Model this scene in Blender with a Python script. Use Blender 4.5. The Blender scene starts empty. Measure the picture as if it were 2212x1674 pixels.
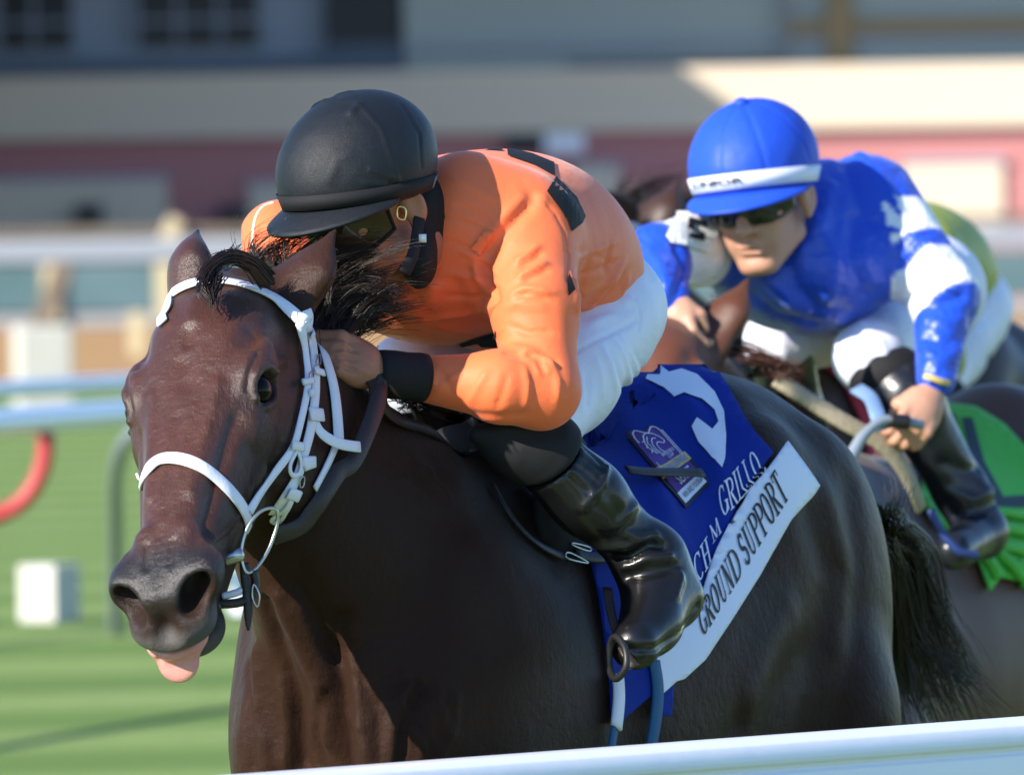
import bpy, bmesh, math, random
import numpy as np
from mathutils import Vector, Matrix, Quaternion
from mathutils.bvhtree import BVHTree
from mathutils.geometry import tessellate_polygon

# ------------------------------------------------------------------ camera, sky, sun, exposure
scene = bpy.context.scene
COL = scene.collection
FPX, UC, VC, HOR = 20300.0, 1106.0, 837.0, 480.0      # focal length and picture centre in picture units
CAM = np.array([0.0, -14.0, 1.85])
PITCH = math.atan((VC - HOR) / FPX)
cam = bpy.data.cameras.new('camera')
cam.sensor_width = 36.0
cam.lens = 36.0 * FPX / 2212.0
cam.clip_start = 0.5
cam.clip_end = 3000.0
cam.dof.use_dof = True
cam.dof.focus_distance = 13.80
cam.dof.aperture_fstop = 8.6
camo = bpy.data.objects.new('camera', cam)
camo.location = CAM
ROLL = math.radians(0.9)
_cp, _sp, _cr, _sr = math.cos(PITCH), math.sin(PITCH), math.cos(ROLL), math.sin(ROLL)
AX_F = np.array([0, _cp, -_sp])
AX_R = np.array([1.0, 0, 0]) * _cr - np.array([0, _sp, _cp]) * _sr
AX_U = np.array([0, _sp, _cp]) * _cr + np.array([1.0, 0, 0]) * _sr
camo.matrix_world = Matrix([[AX_R[i], AX_U[i], -AX_F[i], CAM[i]] for i in range(3)] + [[0, 0, 0, 1]])
COL.objects.link(camo)
scene.camera = camo

SUN = Vector((-0.64, -0.56, 0.47)).normalized()       # towards the sun
world = bpy.data.worlds.new('World')
scene.world = world
world.use_nodes = True
wn = world.node_tree
sky = wn.nodes.new('ShaderNodeTexSky')
sky.sky_type = 'NISHITA'
sky.sun_disc = False
sky.sun_elevation = math.asin(SUN.z)
sky.sun_rotation = math.atan2(SUN.x, SUN.y)
sky.air_density = 1.0
sky.dust_density = 0.0
sky.ozone_density = 6.0
bg = wn.nodes['Background']
wn.links.new(sky.outputs[0], bg.inputs[0])
bg.inputs[1].default_value = 0.135
sl = bpy.data.lights.new('sun', 'SUN')
sl.energy = 5.0
sl.angle = math.radians(0.5)
sl.color = (1.0, 0.93, 0.82)
slo = bpy.data.objects.new('sun', sl)
slo.rotation_euler = SUN.to_track_quat('Z', 'Y').to_euler()
slo.location = (-20, -15, 20)
COL.objects.link(slo)
scene.view_settings.view_transform = 'Standard'
scene.view_settings.look = 'None'
scene.view_settings.exposure = 0.9
scene.view_settings.gamma = 1.0
scene.render.engine = 'CYCLES'
scene.cycles.use_denoising = True
scene.cycles.max_bounces = 6
scene.cycles.sample_clamp_indirect = 6.0
random.seed(7)
RNG = np.random.RandomState(11)

# ------------------------------------------------------------------ geometry kit

def P(u, v, d):
    """point seen at picture position (u, v) at distance d along the view axis"""
    return CAM + AX_R * ((u - UC) / FPX * d) + AX_U * ((VC - v) / FPX * d) + AX_F * d

def ray(u, v):
    r = AX_R * ((u - UC) / FPX) + AX_U * ((VC - v) / FPX) + AX_F
    return r / np.linalg.norm(r)

def unit(v):
    v = np.asarray(v, float); return v / (np.linalg.norm(v) + 1e-12)

def frame(fwd, side):
    """right-handed frame rows: forward, side (made orthogonal), normal"""
    f = unit(fwd); s = np.asarray(side, float); s = unit(s - f * np.dot(s, f)); return np.array([f, s, np.cross(f, s)])

# signed distance pieces: each takes (N,3) float32 and returns (N,)
def ell(c, r, R=None):
    c = np.asarray(c, np.float32); r = np.asarray(r, np.float32)
    M = None if R is None else np.asarray(R, np.float32).T
    rm = float(min(r))
    def f(p):
        q = p - c
        if M is not None: q = q @ M
        a = q / r
        k0 = np.sqrt((a * a).sum(1)); b = a / r
        k1 = np.sqrt((b * b).sum(1)) + 1e-9
        return np.where(k0 < 1e-4, -rm, k0 * (k0 - 1) / k1)
    return f

def rcone(a, b, ra, rb, n=None, s=1.0):
    a = np.asarray(a, float); b = np.asarray(b, float)
    M = np.eye(3)
    if n is not None:
        n = unit(n); M = np.eye(3) + (1.0 / s - 1.0) * np.outer(n, n)
    a = M @ a; b = M @ b
    M32 = M.astype(np.float32).T
    ab = (b - a).astype(np.float32); L2 = float(ab @ ab) + 1e-12
    a32 = a.astype(np.float32)
    def f(p):
        q = (p @ M32 if n is not None else p) - a32
        t = np.clip(q @ ab / L2, 0, 1)
        d = q - t[:, None] * ab
        v = np.sqrt((d * d).sum(1)) - (ra + (rb - ra) * t)
        return v * (s if s < 1 else 1.0) if n is not None else v
    return f

def smin(a, b, k):
    h = np.clip(k - np.abs(a - b), 0, None) / k
    return np.minimum(a, b) - h * h * k * 0.25

def smax(a, b, k):
    return -smin(-a, -b, k)

def union(fs, k):
    def f(p):
        v = fs[0](p)
        for g in fs[1:]:
            v = smin(v, g(p), k)
        return v
    return f

def carve(f, g, k):
    return lambda p: smax(f(p), -g(p), k)

def chain(pts, rad, n=None, s=1.0, k=0.02):
    return union([rcone(pts[i], pts[i + 1], rad[i], rad[i + 1], n, s) for i in range(len(pts) - 1)], k)

def spline(xs, ys):
    """natural-ish monotone cubic through (xs, ys): returns function on arrays"""
    xs = np.asarray(xs, float); ys = np.asarray(ys, float)
    h = np.diff(xs); dl = np.diff(ys) / h
    m = np.zeros_like(ys); m[0] = dl[0]; m[-1] = dl[-1]
    for i in range(1, len(xs) - 1):
        m[i] = 0 if dl[i - 1] * dl[i] <= 0 else 3 * (h[i - 1] + h[i]) / ((2 * h[i] + h[i - 1]) / dl[i - 1] + (h[i] + 2 * h[i - 1]) / dl[i])
    def f(x):
        x = np.clip(x, xs[0], xs[-1])
        i = np.clip(np.searchsorted(xs, x) - 1, 0, len(xs) - 2)
        t = (x - xs[i]) / h[i]
        t2 = t * t; t3 = t2 * t
        return ((2 * t3 - 3 * t2 + 1) * ys[i] + (t3 - 2 * t2 + t) * h[i] * m[i] + (-2 * t3 + 3 * t2) * ys[i + 1] + (t3 - t2) * h[i] * m[i + 1])
    return f

def loft(table, origin, R):
    """superellipse tube. table rows: station, top, bottom, half width, height of the widest place, exponent above, exponent below.
    R rows: station axis, side axis, up axis"""
    T = np.asarray(table, float)
    fs = [spline(T[:, 0], T[:, i]) for i in range(1, 7)]
    x0, x1 = T[0, 0], T[-1, 0]
    gx = np.linspace(x0, x1, 400)
    tabs = [f(gx).astype(np.float32) for f in fs]
    O = np.asarray(origin, np.float32); M = np.asarray(R, np.float32).T
    def f(p):
        q = (p - O) @ M
        s = q[:, 0]
        i = np.clip((s - x0) / (x1 - x0) * 399, 0, 399)
        i0 = i.astype(np.int32); i1 = np.minimum(i0 + 1, 399); w = i - i0
        top, bot, wd, zw, pt, pb = [t[i0] * (1 - w) + t[i1] * w for t in tabs]
        y = np.abs(q[:, 1]); z = q[:, 2] - zw
        up = z > 0
        hh = np.maximum(np.where(up, top - zw, zw - bot), 1e-3)
        pw = np.where(up, pt, pb)
        wd = np.maximum(wd, 1e-3)
        g = (np.power(y / wd + 1e-6, pw) + np.power(np.abs(z) / hh + 1e-6, pw)) ** (1.0 / pw)
        sc = np.minimum(wd, hh)
        v = np.where(g > 1, (g - 1) * sc, (g - 1) * sc)
        e = np.maximum(x0 - s, s - x1)
        return np.maximum(v, e)
    return f

def nets(f, lo, hi, h, smooth=3, lip=2.2):
    """polygonise f=0 inside the box: coarse pass, then fine band, then surface nets; returns (V, F)"""
    lo = np.asarray(lo, float); hi = np.asarray(hi, float)
    C = 4
    n = (np.ceil((hi - lo) / (h * C)).astype(int) + 1)
    ax = [lo[i] + np.arange(n[i]) * h * C for i in range(3)]
    G = np.stack(np.meshgrid(*ax, indexing='ij'), -1).reshape(-1, 3).astype(np.float32)
    cv = np.concatenate([f(G[i:i + 400000]) for i in range(0, len(G), 400000)]).reshape(n)
    N = (n - 1) * C + 1
    near = np.abs(cv) < h * C * lip
    m = np.zeros(n - 1, bool)
    for a in (0, 1):
        for b in (0, 1):
            for c in (0, 1):
                m |= near[a:n[0] - 1 + a, b:n[1] - 1 + b, c:n[2] - 1 + c]
    vals = np.repeat(np.repeat(np.repeat(cv[:-1, :-1, :-1], C, 0), C, 1), C, 2)
    vals = np.pad(vals, ((0, 1), (0, 1), (0, 1)), mode='edge').astype(np.float32)
    mf = np.repeat(np.repeat(np.repeat(m, C, 0), C, 1), C, 2)
    mp = np.zeros(N, bool)
    for a in (0, 1):
        for b in (0, 1):
            for c in (0, 1):
                mp[a:N[0] - 1 + a, b:N[1] - 1 + b, c:N[2] - 1 + c] |= mf
    idx = np.argwhere(mp)
    pts = (lo + idx * h).astype(np.float32)
    fv = np.concatenate([f(pts[i:i + 400000]) for i in range(0, len(pts), 400000)]) if len(pts) else np.zeros(0)
    vals[idx[:, 0], idx[:, 1], idx[:, 2]] = fv
    s = vals < 0
    cnt = np.zeros(N - 1, np.int8)
    for a in (0, 1):
        for b in (0, 1):
            for c in (0, 1):
                cnt += s[a:N[0] - 1 + a, b:N[1] - 1 + b, c:N[2] - 1 + c]
    act = (cnt > 0) & (cnt < 8)
    cells = np.argwhere(act)
    vid = -np.ones(N - 1, np.int64); vid[act] = np.arange(len(cells))
    corner = np.array([[a, b, c] for a in (0, 1) for b in (0, 1) for c in (0, 1)])
    cval = np.stack([vals[cells[:, 0] + k[0], cells[:, 1] + k[1], cells[:, 2] + k[2]] for k in corner], 1)
    acc = np.zeros((len(cells), 3)); num = np.zeros(len(cells))
    for i in range(8):
        for j in range(i + 1, 8):
            if np.abs(corner[i] - corner[j]).sum() != 1: continue
            a, b = cval[:, i], cval[:, j]
            x = (a < 0) != (b < 0)
            t = np.where(x, a / np.where(x, a - b, 1), 0)
            acc += np.where(x[:, None], corner[i] + t[:, None] * (corner[j] - corner[i]), 0); num += x
    V = lo + (cells + acc / num[:, None]) * h
    F = []
    for d in range(3):
        e1, e2 = (d + 1) % 3, (d + 2) % 3
        sl0 = [slice(None)] * 3; sl1 = [slice(None)] * 3
        sl0[d] = slice(0, N[d] - 1); sl1[d] = slice(1, N[d])
        x = s[tuple(sl0)] != s[tuple(sl1)]
        E = np.argwhere(x)
        ok = (E[:, e1] > 0) & (E[:, e2] > 0) & (E[:, e1] < N[e1] - 1) & (E[:, e2] < N[e2] - 1)
        E = E[ok]
        neg = s[E[:, 0], E[:, 1], E[:, 2]]
        def cell(o1, o2):
            q = E.copy(); q[:, e1] -= o1; q[:, e2] -= o2
            return vid[q[:, 0], q[:, 1], q[:, 2]]
        Q = np.stack([cell(1, 1), cell(0, 1), cell(0, 0), cell(1, 0)], 1)
        Q[~neg] = Q[~neg][:, ::-1]
        F.append(Q)
    F = np.concatenate(F)
    F = F[(F >= 0).all(1)]
    V = taubin(V, F, smooth)
    return V, F

def edges_of(F):
    E = np.concatenate([F[:, [i, (i + 1) % F.shape[1]]] for i in range(F.shape[1])])
    E.sort(1)
    return np.unique(E, axis=0)

def taubin(V, F, it, lam=0.5, mu=-0.53):
    if it <= 0: return V
    E = edges_of(F); n = len(V)
    deg = np.bincount(E.ravel(), minlength=n).astype(float)[:, None] + 1e-9
    V = V.copy()
    for k in range(it):
        for l in (lam, mu):
            S = np.stack([np.bincount(E[:, 0], V[E[:, 1], i], n) + np.bincount(E[:, 1], V[E[:, 0], i], n) for i in range(3)], 1)
            V = V + l * (S / deg - V)
    return V

def normals(V, F):
    a, b, c, d = V[F[:, 0]], V[F[:, 1]], V[F[:, 2]], V[F[:, 3 if F.shape[1] > 3 else 2]]
    fn = np.cross(c - a, d - b) if F.shape[1] > 3 else np.cross(b - a, c - a)
    N = np.stack([sum(np.bincount(F[:, k], fn[:, i], len(V)) for k in range(F.shape[1])) for i in range(3)], 1)
    return N / (np.linalg.norm(N, axis=1)[:, None] + 1e-12)

def polydist(V, pts):
    """distance of every vertex to a polyline, and the parameter 0..1 along it"""
    best = np.full(len(V), 1e9); par = np.zeros(len(V)); m = len(pts) - 1
    if m == 0:
        return np.linalg.norm(V - pts[0], axis=1), par
    for i in range(m):
        a, ab = pts[i], pts[i + 1] - pts[i]
        t = np.clip((V - a) @ ab / (ab @ ab + 1e-12), 0, 1)
        d = np.linalg.norm(V - a - t[:, None] * ab, axis=1)
        k = d < best
        best[k] = d[k]; par[k] = (i + t[k]) / m
    return best, par

class Skin:
    """a polygonised surface one can hit through the picture and press with strokes"""
    def __init__(self, V, F):
        self.V, self.F = V, F
        self.refresh()
    def refresh(self):
        self.N = normals(self.V, self.F)
        self.bvh = BVHTree.FromPolygons([tuple(v) for v in self.V], [tuple(int(i) for i in f) for f in self.F])
    def hit(self, u, v):
        r = ray(u, v)
        loc, nor, idx, dist = self.bvh.ray_cast(Vector(CAM), Vector(r))
        return (None, None) if loc is None else (np.array(loc), np.array(nor))
    def at(self, u, v):
        """surface point seen at (u, v); beside the outline the nearest surface point"""
        loc, nor = self.hit(u, v)
        if loc is None:
            r = ray(u, v); dep = float(np.mean((self.V - CAM) @ r))
            for it in range(6):
                l, n_, i_, d_ = self.bvh.find_nearest(Vector(CAM + r * dep))
                dep = float((np.array(l) - CAM) @ r)
            loc, nor = np.array(l), np.array(n_)
        return loc, nor
    def near(self, p):
        l, n_, i_, d_ = self.bvh.find_nearest(Vector(p))
        return np.array(l), np.array(n_)
    def line(self, uv, step=14.0):
        """polyline of surface points along picture points"""
        out = []
        uv = [np.array(q, float) for q in uv]
        for a, b in zip(uv[:-1], uv[1:]):
            n = max(1, int(np.linalg.norm(b - a) / step))
            for i in range(n):
                q = a + (b - a) * i / n
                out.append(self.at(*q)[0])
        out.append(self.at(*uv[-1])[0])
        return np.array(out)
    def press(self, strokes):
        """strokes: (picture points or 3-D array, amount, width[, taper])"""
        D = np.zeros(len(self.V))
        for st in strokes:
            pts, amp, wid = st[0], st[1], st[2]
            if not isinstance(pts, np.ndarray):
                pts = self.line(pts) if len(pts) > 1 else np.array([self.at(*pts[0])[0]])
            lo = pts.min(0) - wid * 2.6; hi = pts.max(0) + wid * 2.6
            k = np.where(((self.V > lo) & (self.V < hi)).all(1))[0]
            if not len(k): continue
            d, t = polydist(self.V[k], pts)
            g = np.exp(-(d / wid) ** 2)
            if len(st) > 3 and st[3]:
                g *= np.clip(np.sin(np.clip(t, 0.02, 0.98) * math.pi) * 1.6, 0, 1)
            D[k] += amp * g
        self.V = self.V + self.N * D[:, None]
        self.refresh()
    def mask(self, strokes, base=0.0):
        m = np.full(len(self.V), base)
        for st in strokes:
            pts, amp, wid = st[0], st[1], st[2]
            if not isinstance(pts, np.ndarray):
                pts = self.line(pts) if len(pts) > 1 else np.array([self.at(*pts[0])[0]])
            d, t = polydist(self.V, pts)
            m = np.maximum(m, amp * np.clip(1.5 - d / wid, 0, 1)) if amp > 0 else np.minimum(m, 1 - (-amp) * np.clip(1.5 - d / wid, 0, 1))
        return np.clip(m, 0, 1)

# ------------------------------------------------------------------ objects
def link(o, parent=None):
    COL.objects.link(o)
    if parent is not None:
        o.parent = parent
        if parent.type == 'EMPTY' or True:
            o.matrix_parent_inverse = Matrix.Identity(4)
    return o

def add_mesh(name, V, F, mat, parent=None, smooth=True, attrs=None):
    me = bpy.data.meshes.new(name)
    off = np.array(parent['_at']) if parent is not None and '_at' in parent else np.zeros(3)
    V = np.asarray(V, float)
    me.from_pydata([tuple(v) for v in (V - off)], [], [tuple(int(i) for i in f) for f in F])
    me.update()
    if smooth:
        me.polygons.foreach_set('use_smooth', [True] * len(me.polygons))
    if attrs:
        for k, a in attrs.items():
            at = me.attributes.new(k, 'FLOAT', 'POINT'); at.data.foreach_set('value', np.asarray(a, np.float32))
    if mat is not None:
        for m in (mat if isinstance(mat, (list, tuple)) else [mat]):
            me.materials.append(m)
    o = bpy.data.objects.new(name, me)
    link(o, parent)
    if parent is not None:
        o['_at'] = [float(x) for x in off]      # children share the thing's origin
    return o

def thing(name, label, cat, at, group=None):
    o = bpy.data.objects.new(name, None)
    o.empty_display_size = 0.1
    COL.objects.link(o)
    o.location = tuple(at)
    o['_at'] = [float(x) for x in at]
    tag(o, label, cat, group)
    return o

def tag(o, label=None, cat=None, group=None, kind=None):
    if label: o['label'] = label
    if cat: o['category'] = cat
    if group: o['group'] = group
    if kind: o['kind'] = kind
    return o

def box(c, s, R=None, bev=0.0):
    """box of full size s at c; R rows are its axes. Returns V, F"""
    bm = bmesh.new()
    bmesh.ops.create_cube(bm, size=1.0)
    for v in bm.verts: v.co = Vector((v.co.x * s[0], v.co.y * s[1], v.co.z * s[2]))
    if bev > 0:
        bmesh.ops.bevel(bm, geom=bm.edges[:], offset=bev, segments=2, affect='EDGES', profile=0.5)
    V = np.array([v.co for v in bm.verts]); bm.verts.index_update()
    F = [[v.index for v in f.verts] for f in bm.faces]
    bm.free()
    if R is not None: V = V @ np.asarray(R)
    return V + np.asarray(c), F

def join(parts):
    V, F, o = [], [], 0
    for v, f in parts:
        V.append(np.asarray(v)); F += [[int(i) + o for i in q] for q in f]; o += len(v)
    return np.concatenate(V), F

def smooth_path(pts, n, closed=False):
    """Catmull-Rom through pts, n samples in all"""
    p = np.asarray(pts, float)
    if len(p) == 2:
        t = np.linspace(0, 1, n)[:, None]; return p[0] + (p[1] - p[0]) * t
    if closed: q = np.concatenate([p[-1:], p, p[:2]])
    else: q = np.concatenate([2 * p[:1] - p[1:2], p, 2 * p[-1:] - p[-2:-1]])
    m = len(p) if closed else len(p) - 1
    x = np.linspace(0, m, n, endpoint=not closed); i = np.minimum(x.astype(int), m - 1); t = (x - i)[:, None]
    a, b, c, d = q[i], q[i + 1], q[i + 2], q[i + 3]
    return 0.5 * ((2 * b) + (-a + c) * t + (2 * a - 5 * b + 4 * c - d) * t ** 2 + (-a + 3 * b - 3 * c + d) * t ** 3)

def tube(pts, r, sides=8, closed=False, caps=True):
    pts = np.asarray(pts, float); n = len(pts)
    r = np.full(n, r) if np.isscalar(r) else np.asarray(r, float)
    T = np.gradient(pts, axis=0) if not closed else np.roll(pts, -1, 0) - np.roll(pts, 1, 0)
    T /= np.linalg.norm(T, axis=1)[:, None] + 1e-12
    up = np.array([0, 0, 1.0]) if abs(T[0][2]) < 0.9 else np.array([1.0, 0, 0])
    u = unit(np.cross(T[0], up)); V = []
    for i in range(n):
        u = unit(u - T[i] * (u @ T[i])); w = np.cross(T[i], u)
        for k in range(sides):
            a = 2 * math.pi * k / sides
            V.append(pts[i] + r[i] * (math.cos(a) * u + math.sin(a) * w))
    F = []
    for i in range(n if closed else n - 1):
        for k in range(sides):
            j = (i + 1) % n
            F.append([i * sides + k, i * sides + (k + 1) % sides, j * sides + (k + 1) % sides, j * sides + k])
    if caps and not closed:
        F.append(list(range(sides))[::-1]); F.append([(n - 1) * sides + k for k in range(sides)])
    return np.array(V), F

def ribbon(pts, nor, width, thick, closed=False, rnd=0.25):
    """flat strap along pts; nor = outward normal per point; 8-sided rounded section"""
    pts = np.asarray(pts, float); nor = np.asarray(nor, float); n = len(pts)
    width = np.full(n, width) if np.isscalar(width) else np.asarray(width, float)
    T = np.gradient(pts, axis=0) if not closed else np.roll(pts, -1, 0) - np.roll(pts, 1, 0)
    T /= np.linalg.norm(T, axis=1)[:, None] + 1e-12
    V = []
    for i in range(n):
        N = unit(nor[i] - T[i] * (nor[i] @ T[i])); S = np.cross(T[i], N)
        w, t = width[i] / 2, thick / 2; wi = w - t * 0.8
        for a, b in ((-w, 0), (-wi, -t), (wi, -t), (w, 0), (wi, t), (wi * 0.0, t * 1.12), (-wi, t)):
            V.append(pts[i] + S * a + N * b)
    m = 7; F = []
    for i in range(n if closed else n - 1):
        j = (i + 1) % n
        for k in range(m):
            F.append([i * m + k, j * m + k, j * m + (k + 1) % m, i * m + (k + 1) % m])
    if not closed:
        F.append(list(range(m))); F.append([(n - 1) * m + k for k in range(m)][::-1])
    return np.array(V), F

def patch(poly_uv, step, surf, off, thick=0.0):
    """cloth patch: fills a picture polygon with a grid, laid on the surface function surf(u, v) -> (point, normal)"""
    poly = [Vector((p[0], p[1], 0)) for p in poly_uv]
    tris = tessellate_polygon([poly])
    bm = bmesh.new()
    vs = [bm.verts.new(p) for p in poly]
    for t in tris: 
        try: bm.faces.new([vs[i] for i in t])
        except ValueError: pass
    lo = np.min(np.array(poly_uv), 0); hi = np.max(np.array(poly_uv), 0)
    for axis in (0, 1):
        x = math.floor(lo[axis] / step) * step + step
        while x < hi[axis]:
            no = Vector((1, 0, 0)) if axis == 0 else Vector((0, 1, 0))
            bmesh.ops.bisect_plane(bm, geom=bm.verts[:] + bm.edges[:] + bm.faces[:], dist=1e-4, plane_co=no * x, plane_no=no)
            x += step
    bmesh.ops.remove_doubles(bm, verts=bm.verts[:], dist=0.01)
    bmesh.ops.dissolve_degenerate(bm, dist=0.01, edges=bm.edges[:])
    bm.verts.index_update()
    V, N = [], []
    for v in bm.verts:
        p, n = surf(v.co.x, v.co.y)
        V.append(p + n * off); N.append(n)
    F = [[v.index for v in f.verts] for f in bm.faces]
    V = np.array(V); N = np.array(N)
    # face towards the camera
    if F:
        f = F[len(F) // 2]; nn = np.cross(V[f[1]] - V[f[0]], V[f[2]] - V[f[0]])
        if nn @ N[f[0]] < 0: F = [q[::-1] for q in F]
    if thick > 0:
        E = {}
        for q in F:
            for a, b in zip(q, q[1:] + q[:1]): E[(a, b)] = 1
        n = len(V); V2 = V - N * thick
        F2 = [[i + n for i in q[::-1]] for q in F]
        F3 = [[b, a, a + n, b + n] for (a, b) in E if (b, a) not in E]
        V = np.concatenate([V, V2]); F = F + F2 + F3
    bm.free()
    return V, F

# ------------------------------------------------------------------ materials
def srgb(r, g, b):
    return tuple(((c / 255) / 12.92 if c / 255 <= 0.04045 else ((c / 255 + 0.055) / 1.055) ** 2.4) for c in (r, g, b)) + (1.0,)

def mat(name, col, rough=0.6, spec=0.5, metal=0.0, noise=None, bump=None, sheen=0.0, coat=0.0, sss=0.0, trans=0.0, emit=None, attr=None, coatr=0.1, coords='Object'):
    """noise: (scale, amount, other colour); bump: list of (scale, distance, detail[, stretch xyz]); attr: list of (attribute, colour)"""
    m = bpy.data.materials.new(name); m.use_nodes = True
    nt = m.node_tree; b = nt.nodes['Principled BSDF']
    b.inputs['Roughness'].default_value = rough
    b.inputs['Specular IOR Level'].default_value = spec
    b.inputs['Metallic'].default_value = metal
    if sheen: b.inputs['Sheen Weight'].default_value = sheen; b.inputs['Sheen Roughness'].default_value = 0.4
    if coat: b.inputs['Coat Weight'].default_value = coat; b.inputs['Coat Roughness'].default_value = coatr
    if sss:
        b.inputs['Subsurface Weight'].default_value = sss; b.inputs['Subsurface Scale'].default_value = 0.006
    if trans: b.inputs['Transmission Weight'].default_value = trans
    if emit: b.inputs['Emission Color'].default_value = emit[0]; b.inputs['Emission Strength'].default_value = emit[1]
    tc = nt.nodes.new('ShaderNodeTexCoord')
    col = tuple(col) if len(col) == 4 else tuple(col) + (1,)
    src = None
    if noise:
        for nz in (noise if isinstance(noise, list) else [noise]):
            sc, amt, oc = nz[:3]
            t = nt.nodes.new('ShaderNodeTexNoise'); t.inputs['Scale'].default_value = sc; t.inputs['Detail'].default_value = 5
            if len(nz) > 3:
                mp = nt.nodes.new('ShaderNodeMapping'); mp.inputs['Scale'].default_value = nz[3]
                nt.links.new(tc.outputs[coords], mp.inputs[0]); nt.links.new(mp.outputs[0], t.inputs[0])
            else:
                nt.links.new(tc.outputs[coords], t.inputs[0])
            rp = nt.nodes.new('ShaderNodeMapRange'); rp.inputs[1].default_value = 0.35; rp.inputs[2].default_value = 0.68
            rp.inputs[4].default_value = amt
            nt.links.new(t.outputs[0], rp.inputs[0])
            mx = nt.nodes.new('ShaderNodeMix'); mx.data_type = 'RGBA'
            if src is None: mx.inputs[6].default_value = col
            else: nt.links.new(src, mx.inputs[6])
            mx.inputs[7].default_value = tuple(oc) if len(oc) == 4 else tuple(oc) + (1,)
            nt.links.new(rp.outputs[0], mx.inputs[0]); src = mx.outputs[2]
    if attr:
        for an, ac in attr:
            at = nt.nodes.new('ShaderNodeAttribute'); at.attribute_name = an
            mx = nt.nodes.new('ShaderNodeMix'); mx.data_type = 'RGBA'
            if src is None: mx.inputs[6].default_value = col
            else: nt.links.new(src, mx.inputs[6])
            mx.inputs[7].default_value = tuple(ac) if len(ac) == 4 else tuple(ac) + (1,)
            nt.links.new(at.outputs['Fac'], mx.inputs[0]); src = mx.outputs[2]
    if src is None: b.inputs['Base Color'].default_value = col
    else: nt.links.new(src, b.inputs['Base Color'])
    if bump:
        prev = None
        for bb in bump:
            t = nt.nodes.new('ShaderNodeTexNoise'); t.inputs['Scale'].default_value = bb[0]; t.inputs['Detail'].default_value = bb[2]
            if len(bb) > 3:
                mp = nt.nodes.new('ShaderNodeMapping'); mp.inputs['Scale'].default_value = bb[3]
                if len(bb) > 4: mp.inputs['Rotation'].default_value = bb[4]
                nt.links.new(tc.outputs[coords], mp.inputs[0]); nt.links.new(mp.outputs[0], t.inputs[0])
            else:
                nt.links.new(tc.outputs[coords], t.inputs[0])
            bn = nt.nodes.new('ShaderNodeBump'); bn.inputs['Distance'].default_value = bb[1]; bn.inputs['Strength'].default_value = 1.0
            nt.links.new(t.outputs[0], bn.inputs['Height'])
            if prev is not None: nt.links.new(prev, bn.inputs['Normal'])
            prev = bn.outputs[0]
        nt.links.new(prev, b.inputs['Normal'])
    return m
# ------------------------------------------------------------------ ground, rails, far buildings
def zplane(u, v, z):
    """point on the horizontal plane z seen at (u, v)"""
    r = ray(u, v); return CAM + r * ((z - CAM[2]) / r[2])

M_TURF = mat('turf', (0.265, 0.345, 0.110), rough=0.9, spec=0.15, coords='Object',
             noise=[(0.9, 0.55, (0.320, 0.395, 0.155), (0.55, 0.25, 1)), (2.2, 0.75, (0.165, 0.265, 0.060), (0.5, 1, 1)), (7.0, 0.7, (0.165, 0.265, 0.060)), (60.0, 0.5, (0.29, 0.37, 0.14))], bump=[(55.0, 0.03, 4.0)])
nt = M_TURF.node_tree; b_ = nt.nodes['Principled BSDF']
src = b_.inputs['Base Color'].links[0].from_socket
tc = [n for n in nt.nodes if n.type == 'TEX_COORD'][0]
mp = nt.nodes.new('ShaderNodeMapping'); mp.inputs['Rotation'].default_value = (0, 0, math.radians(-12))
wv = nt.nodes.new('ShaderNodeTexWave'); wv.bands_direction = 'Y'; wv.inputs['Scale'].default_value = 0.11; wv.inputs['Distortion'].default_value = 1.0; wv.inputs['Detail'].default_value = 2.0; wv.inputs['Detail Scale'].default_value = 0.6
nt.links.new(tc.outputs['Object'], mp.inputs[0]); nt.links.new(mp.outputs[0], wv.inputs[0])
rp = nt.nodes.new('ShaderNodeMapRange'); rp.inputs[1].default_value = 0.25; rp.inputs[2].default_value = 0.75; rp.inputs[4].default_value = 0.85
nt.links.new(wv.outputs[1], rp.inputs[0])
mx = nt.nodes.new('ShaderNodeMix'); mx.data_type = 'RGBA'; mx.inputs[7].default_value = (0.125, 0.215, 0.048, 1)
nt.links.new(rp.outputs[0], mx.inputs[0]); nt.links.new(src, mx.inputs[6]); nt.links.new(mx.outputs[2], b_.inputs['Base Color'])
M_DIRT = mat('track_sand', (0.38, 0.205, 0.068), rough=0.95, noise=[(0.6, 0.5, (0.42, 0.235, 0.085)), (6.0, 0.4, (0.38, 0.22, 0.09))], bump=[(8.0, 0.05, 4.0)])
M_APRON = mat('concrete_apron', (0.30, 0.29, 0.28), rough=0.9, noise=(0.8, 0.4, (0.24, 0.23, 0.22)))
M_RAILW = mat('white_rail_paint', (0.75, 0.77, 0.86), rough=0.28, spec=0.5, coat=0.3, bump=[(18.0, 0.0008, 3.0)], noise=(7.0, 0.15, (0.66, 0.68, 0.76)))
M_BEAM = mat('grey_beam_paint', (0.24, 0.27, 0.31), rough=0.6)
M_RED = mat('red_paint', (0.42, 0.032, 0.036), rough=0.45)
M_GALV = mat('grey_pipe', (0.19, 0.22, 0.25), rough=0.45, spec=0.5)
M_CONC = mat('pale_concrete', (0.52, 0.50, 0.46), rough=0.9, noise=(6.0, 0.5, (0.44, 0.41, 0.36)), bump=[(30.0, 0.004, 3.0)])
M_YELLOW = mat('cream_post_paint', (0.46, 0.39, 0.24), rough=0.7)
M_TEAL = mat('tinted_glass', (0.045, 0.105, 0.115), rough=0.12, spec=0.6, noise=(0.35, 0.7, (0.11, 0.17, 0.20)))
M_MAROON = mat('maroon_wall', (0.46, 0.19, 0.185), rough=0.85, noise=(0.5, 0.3, (0.42, 0.17, 0.17)))
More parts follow.
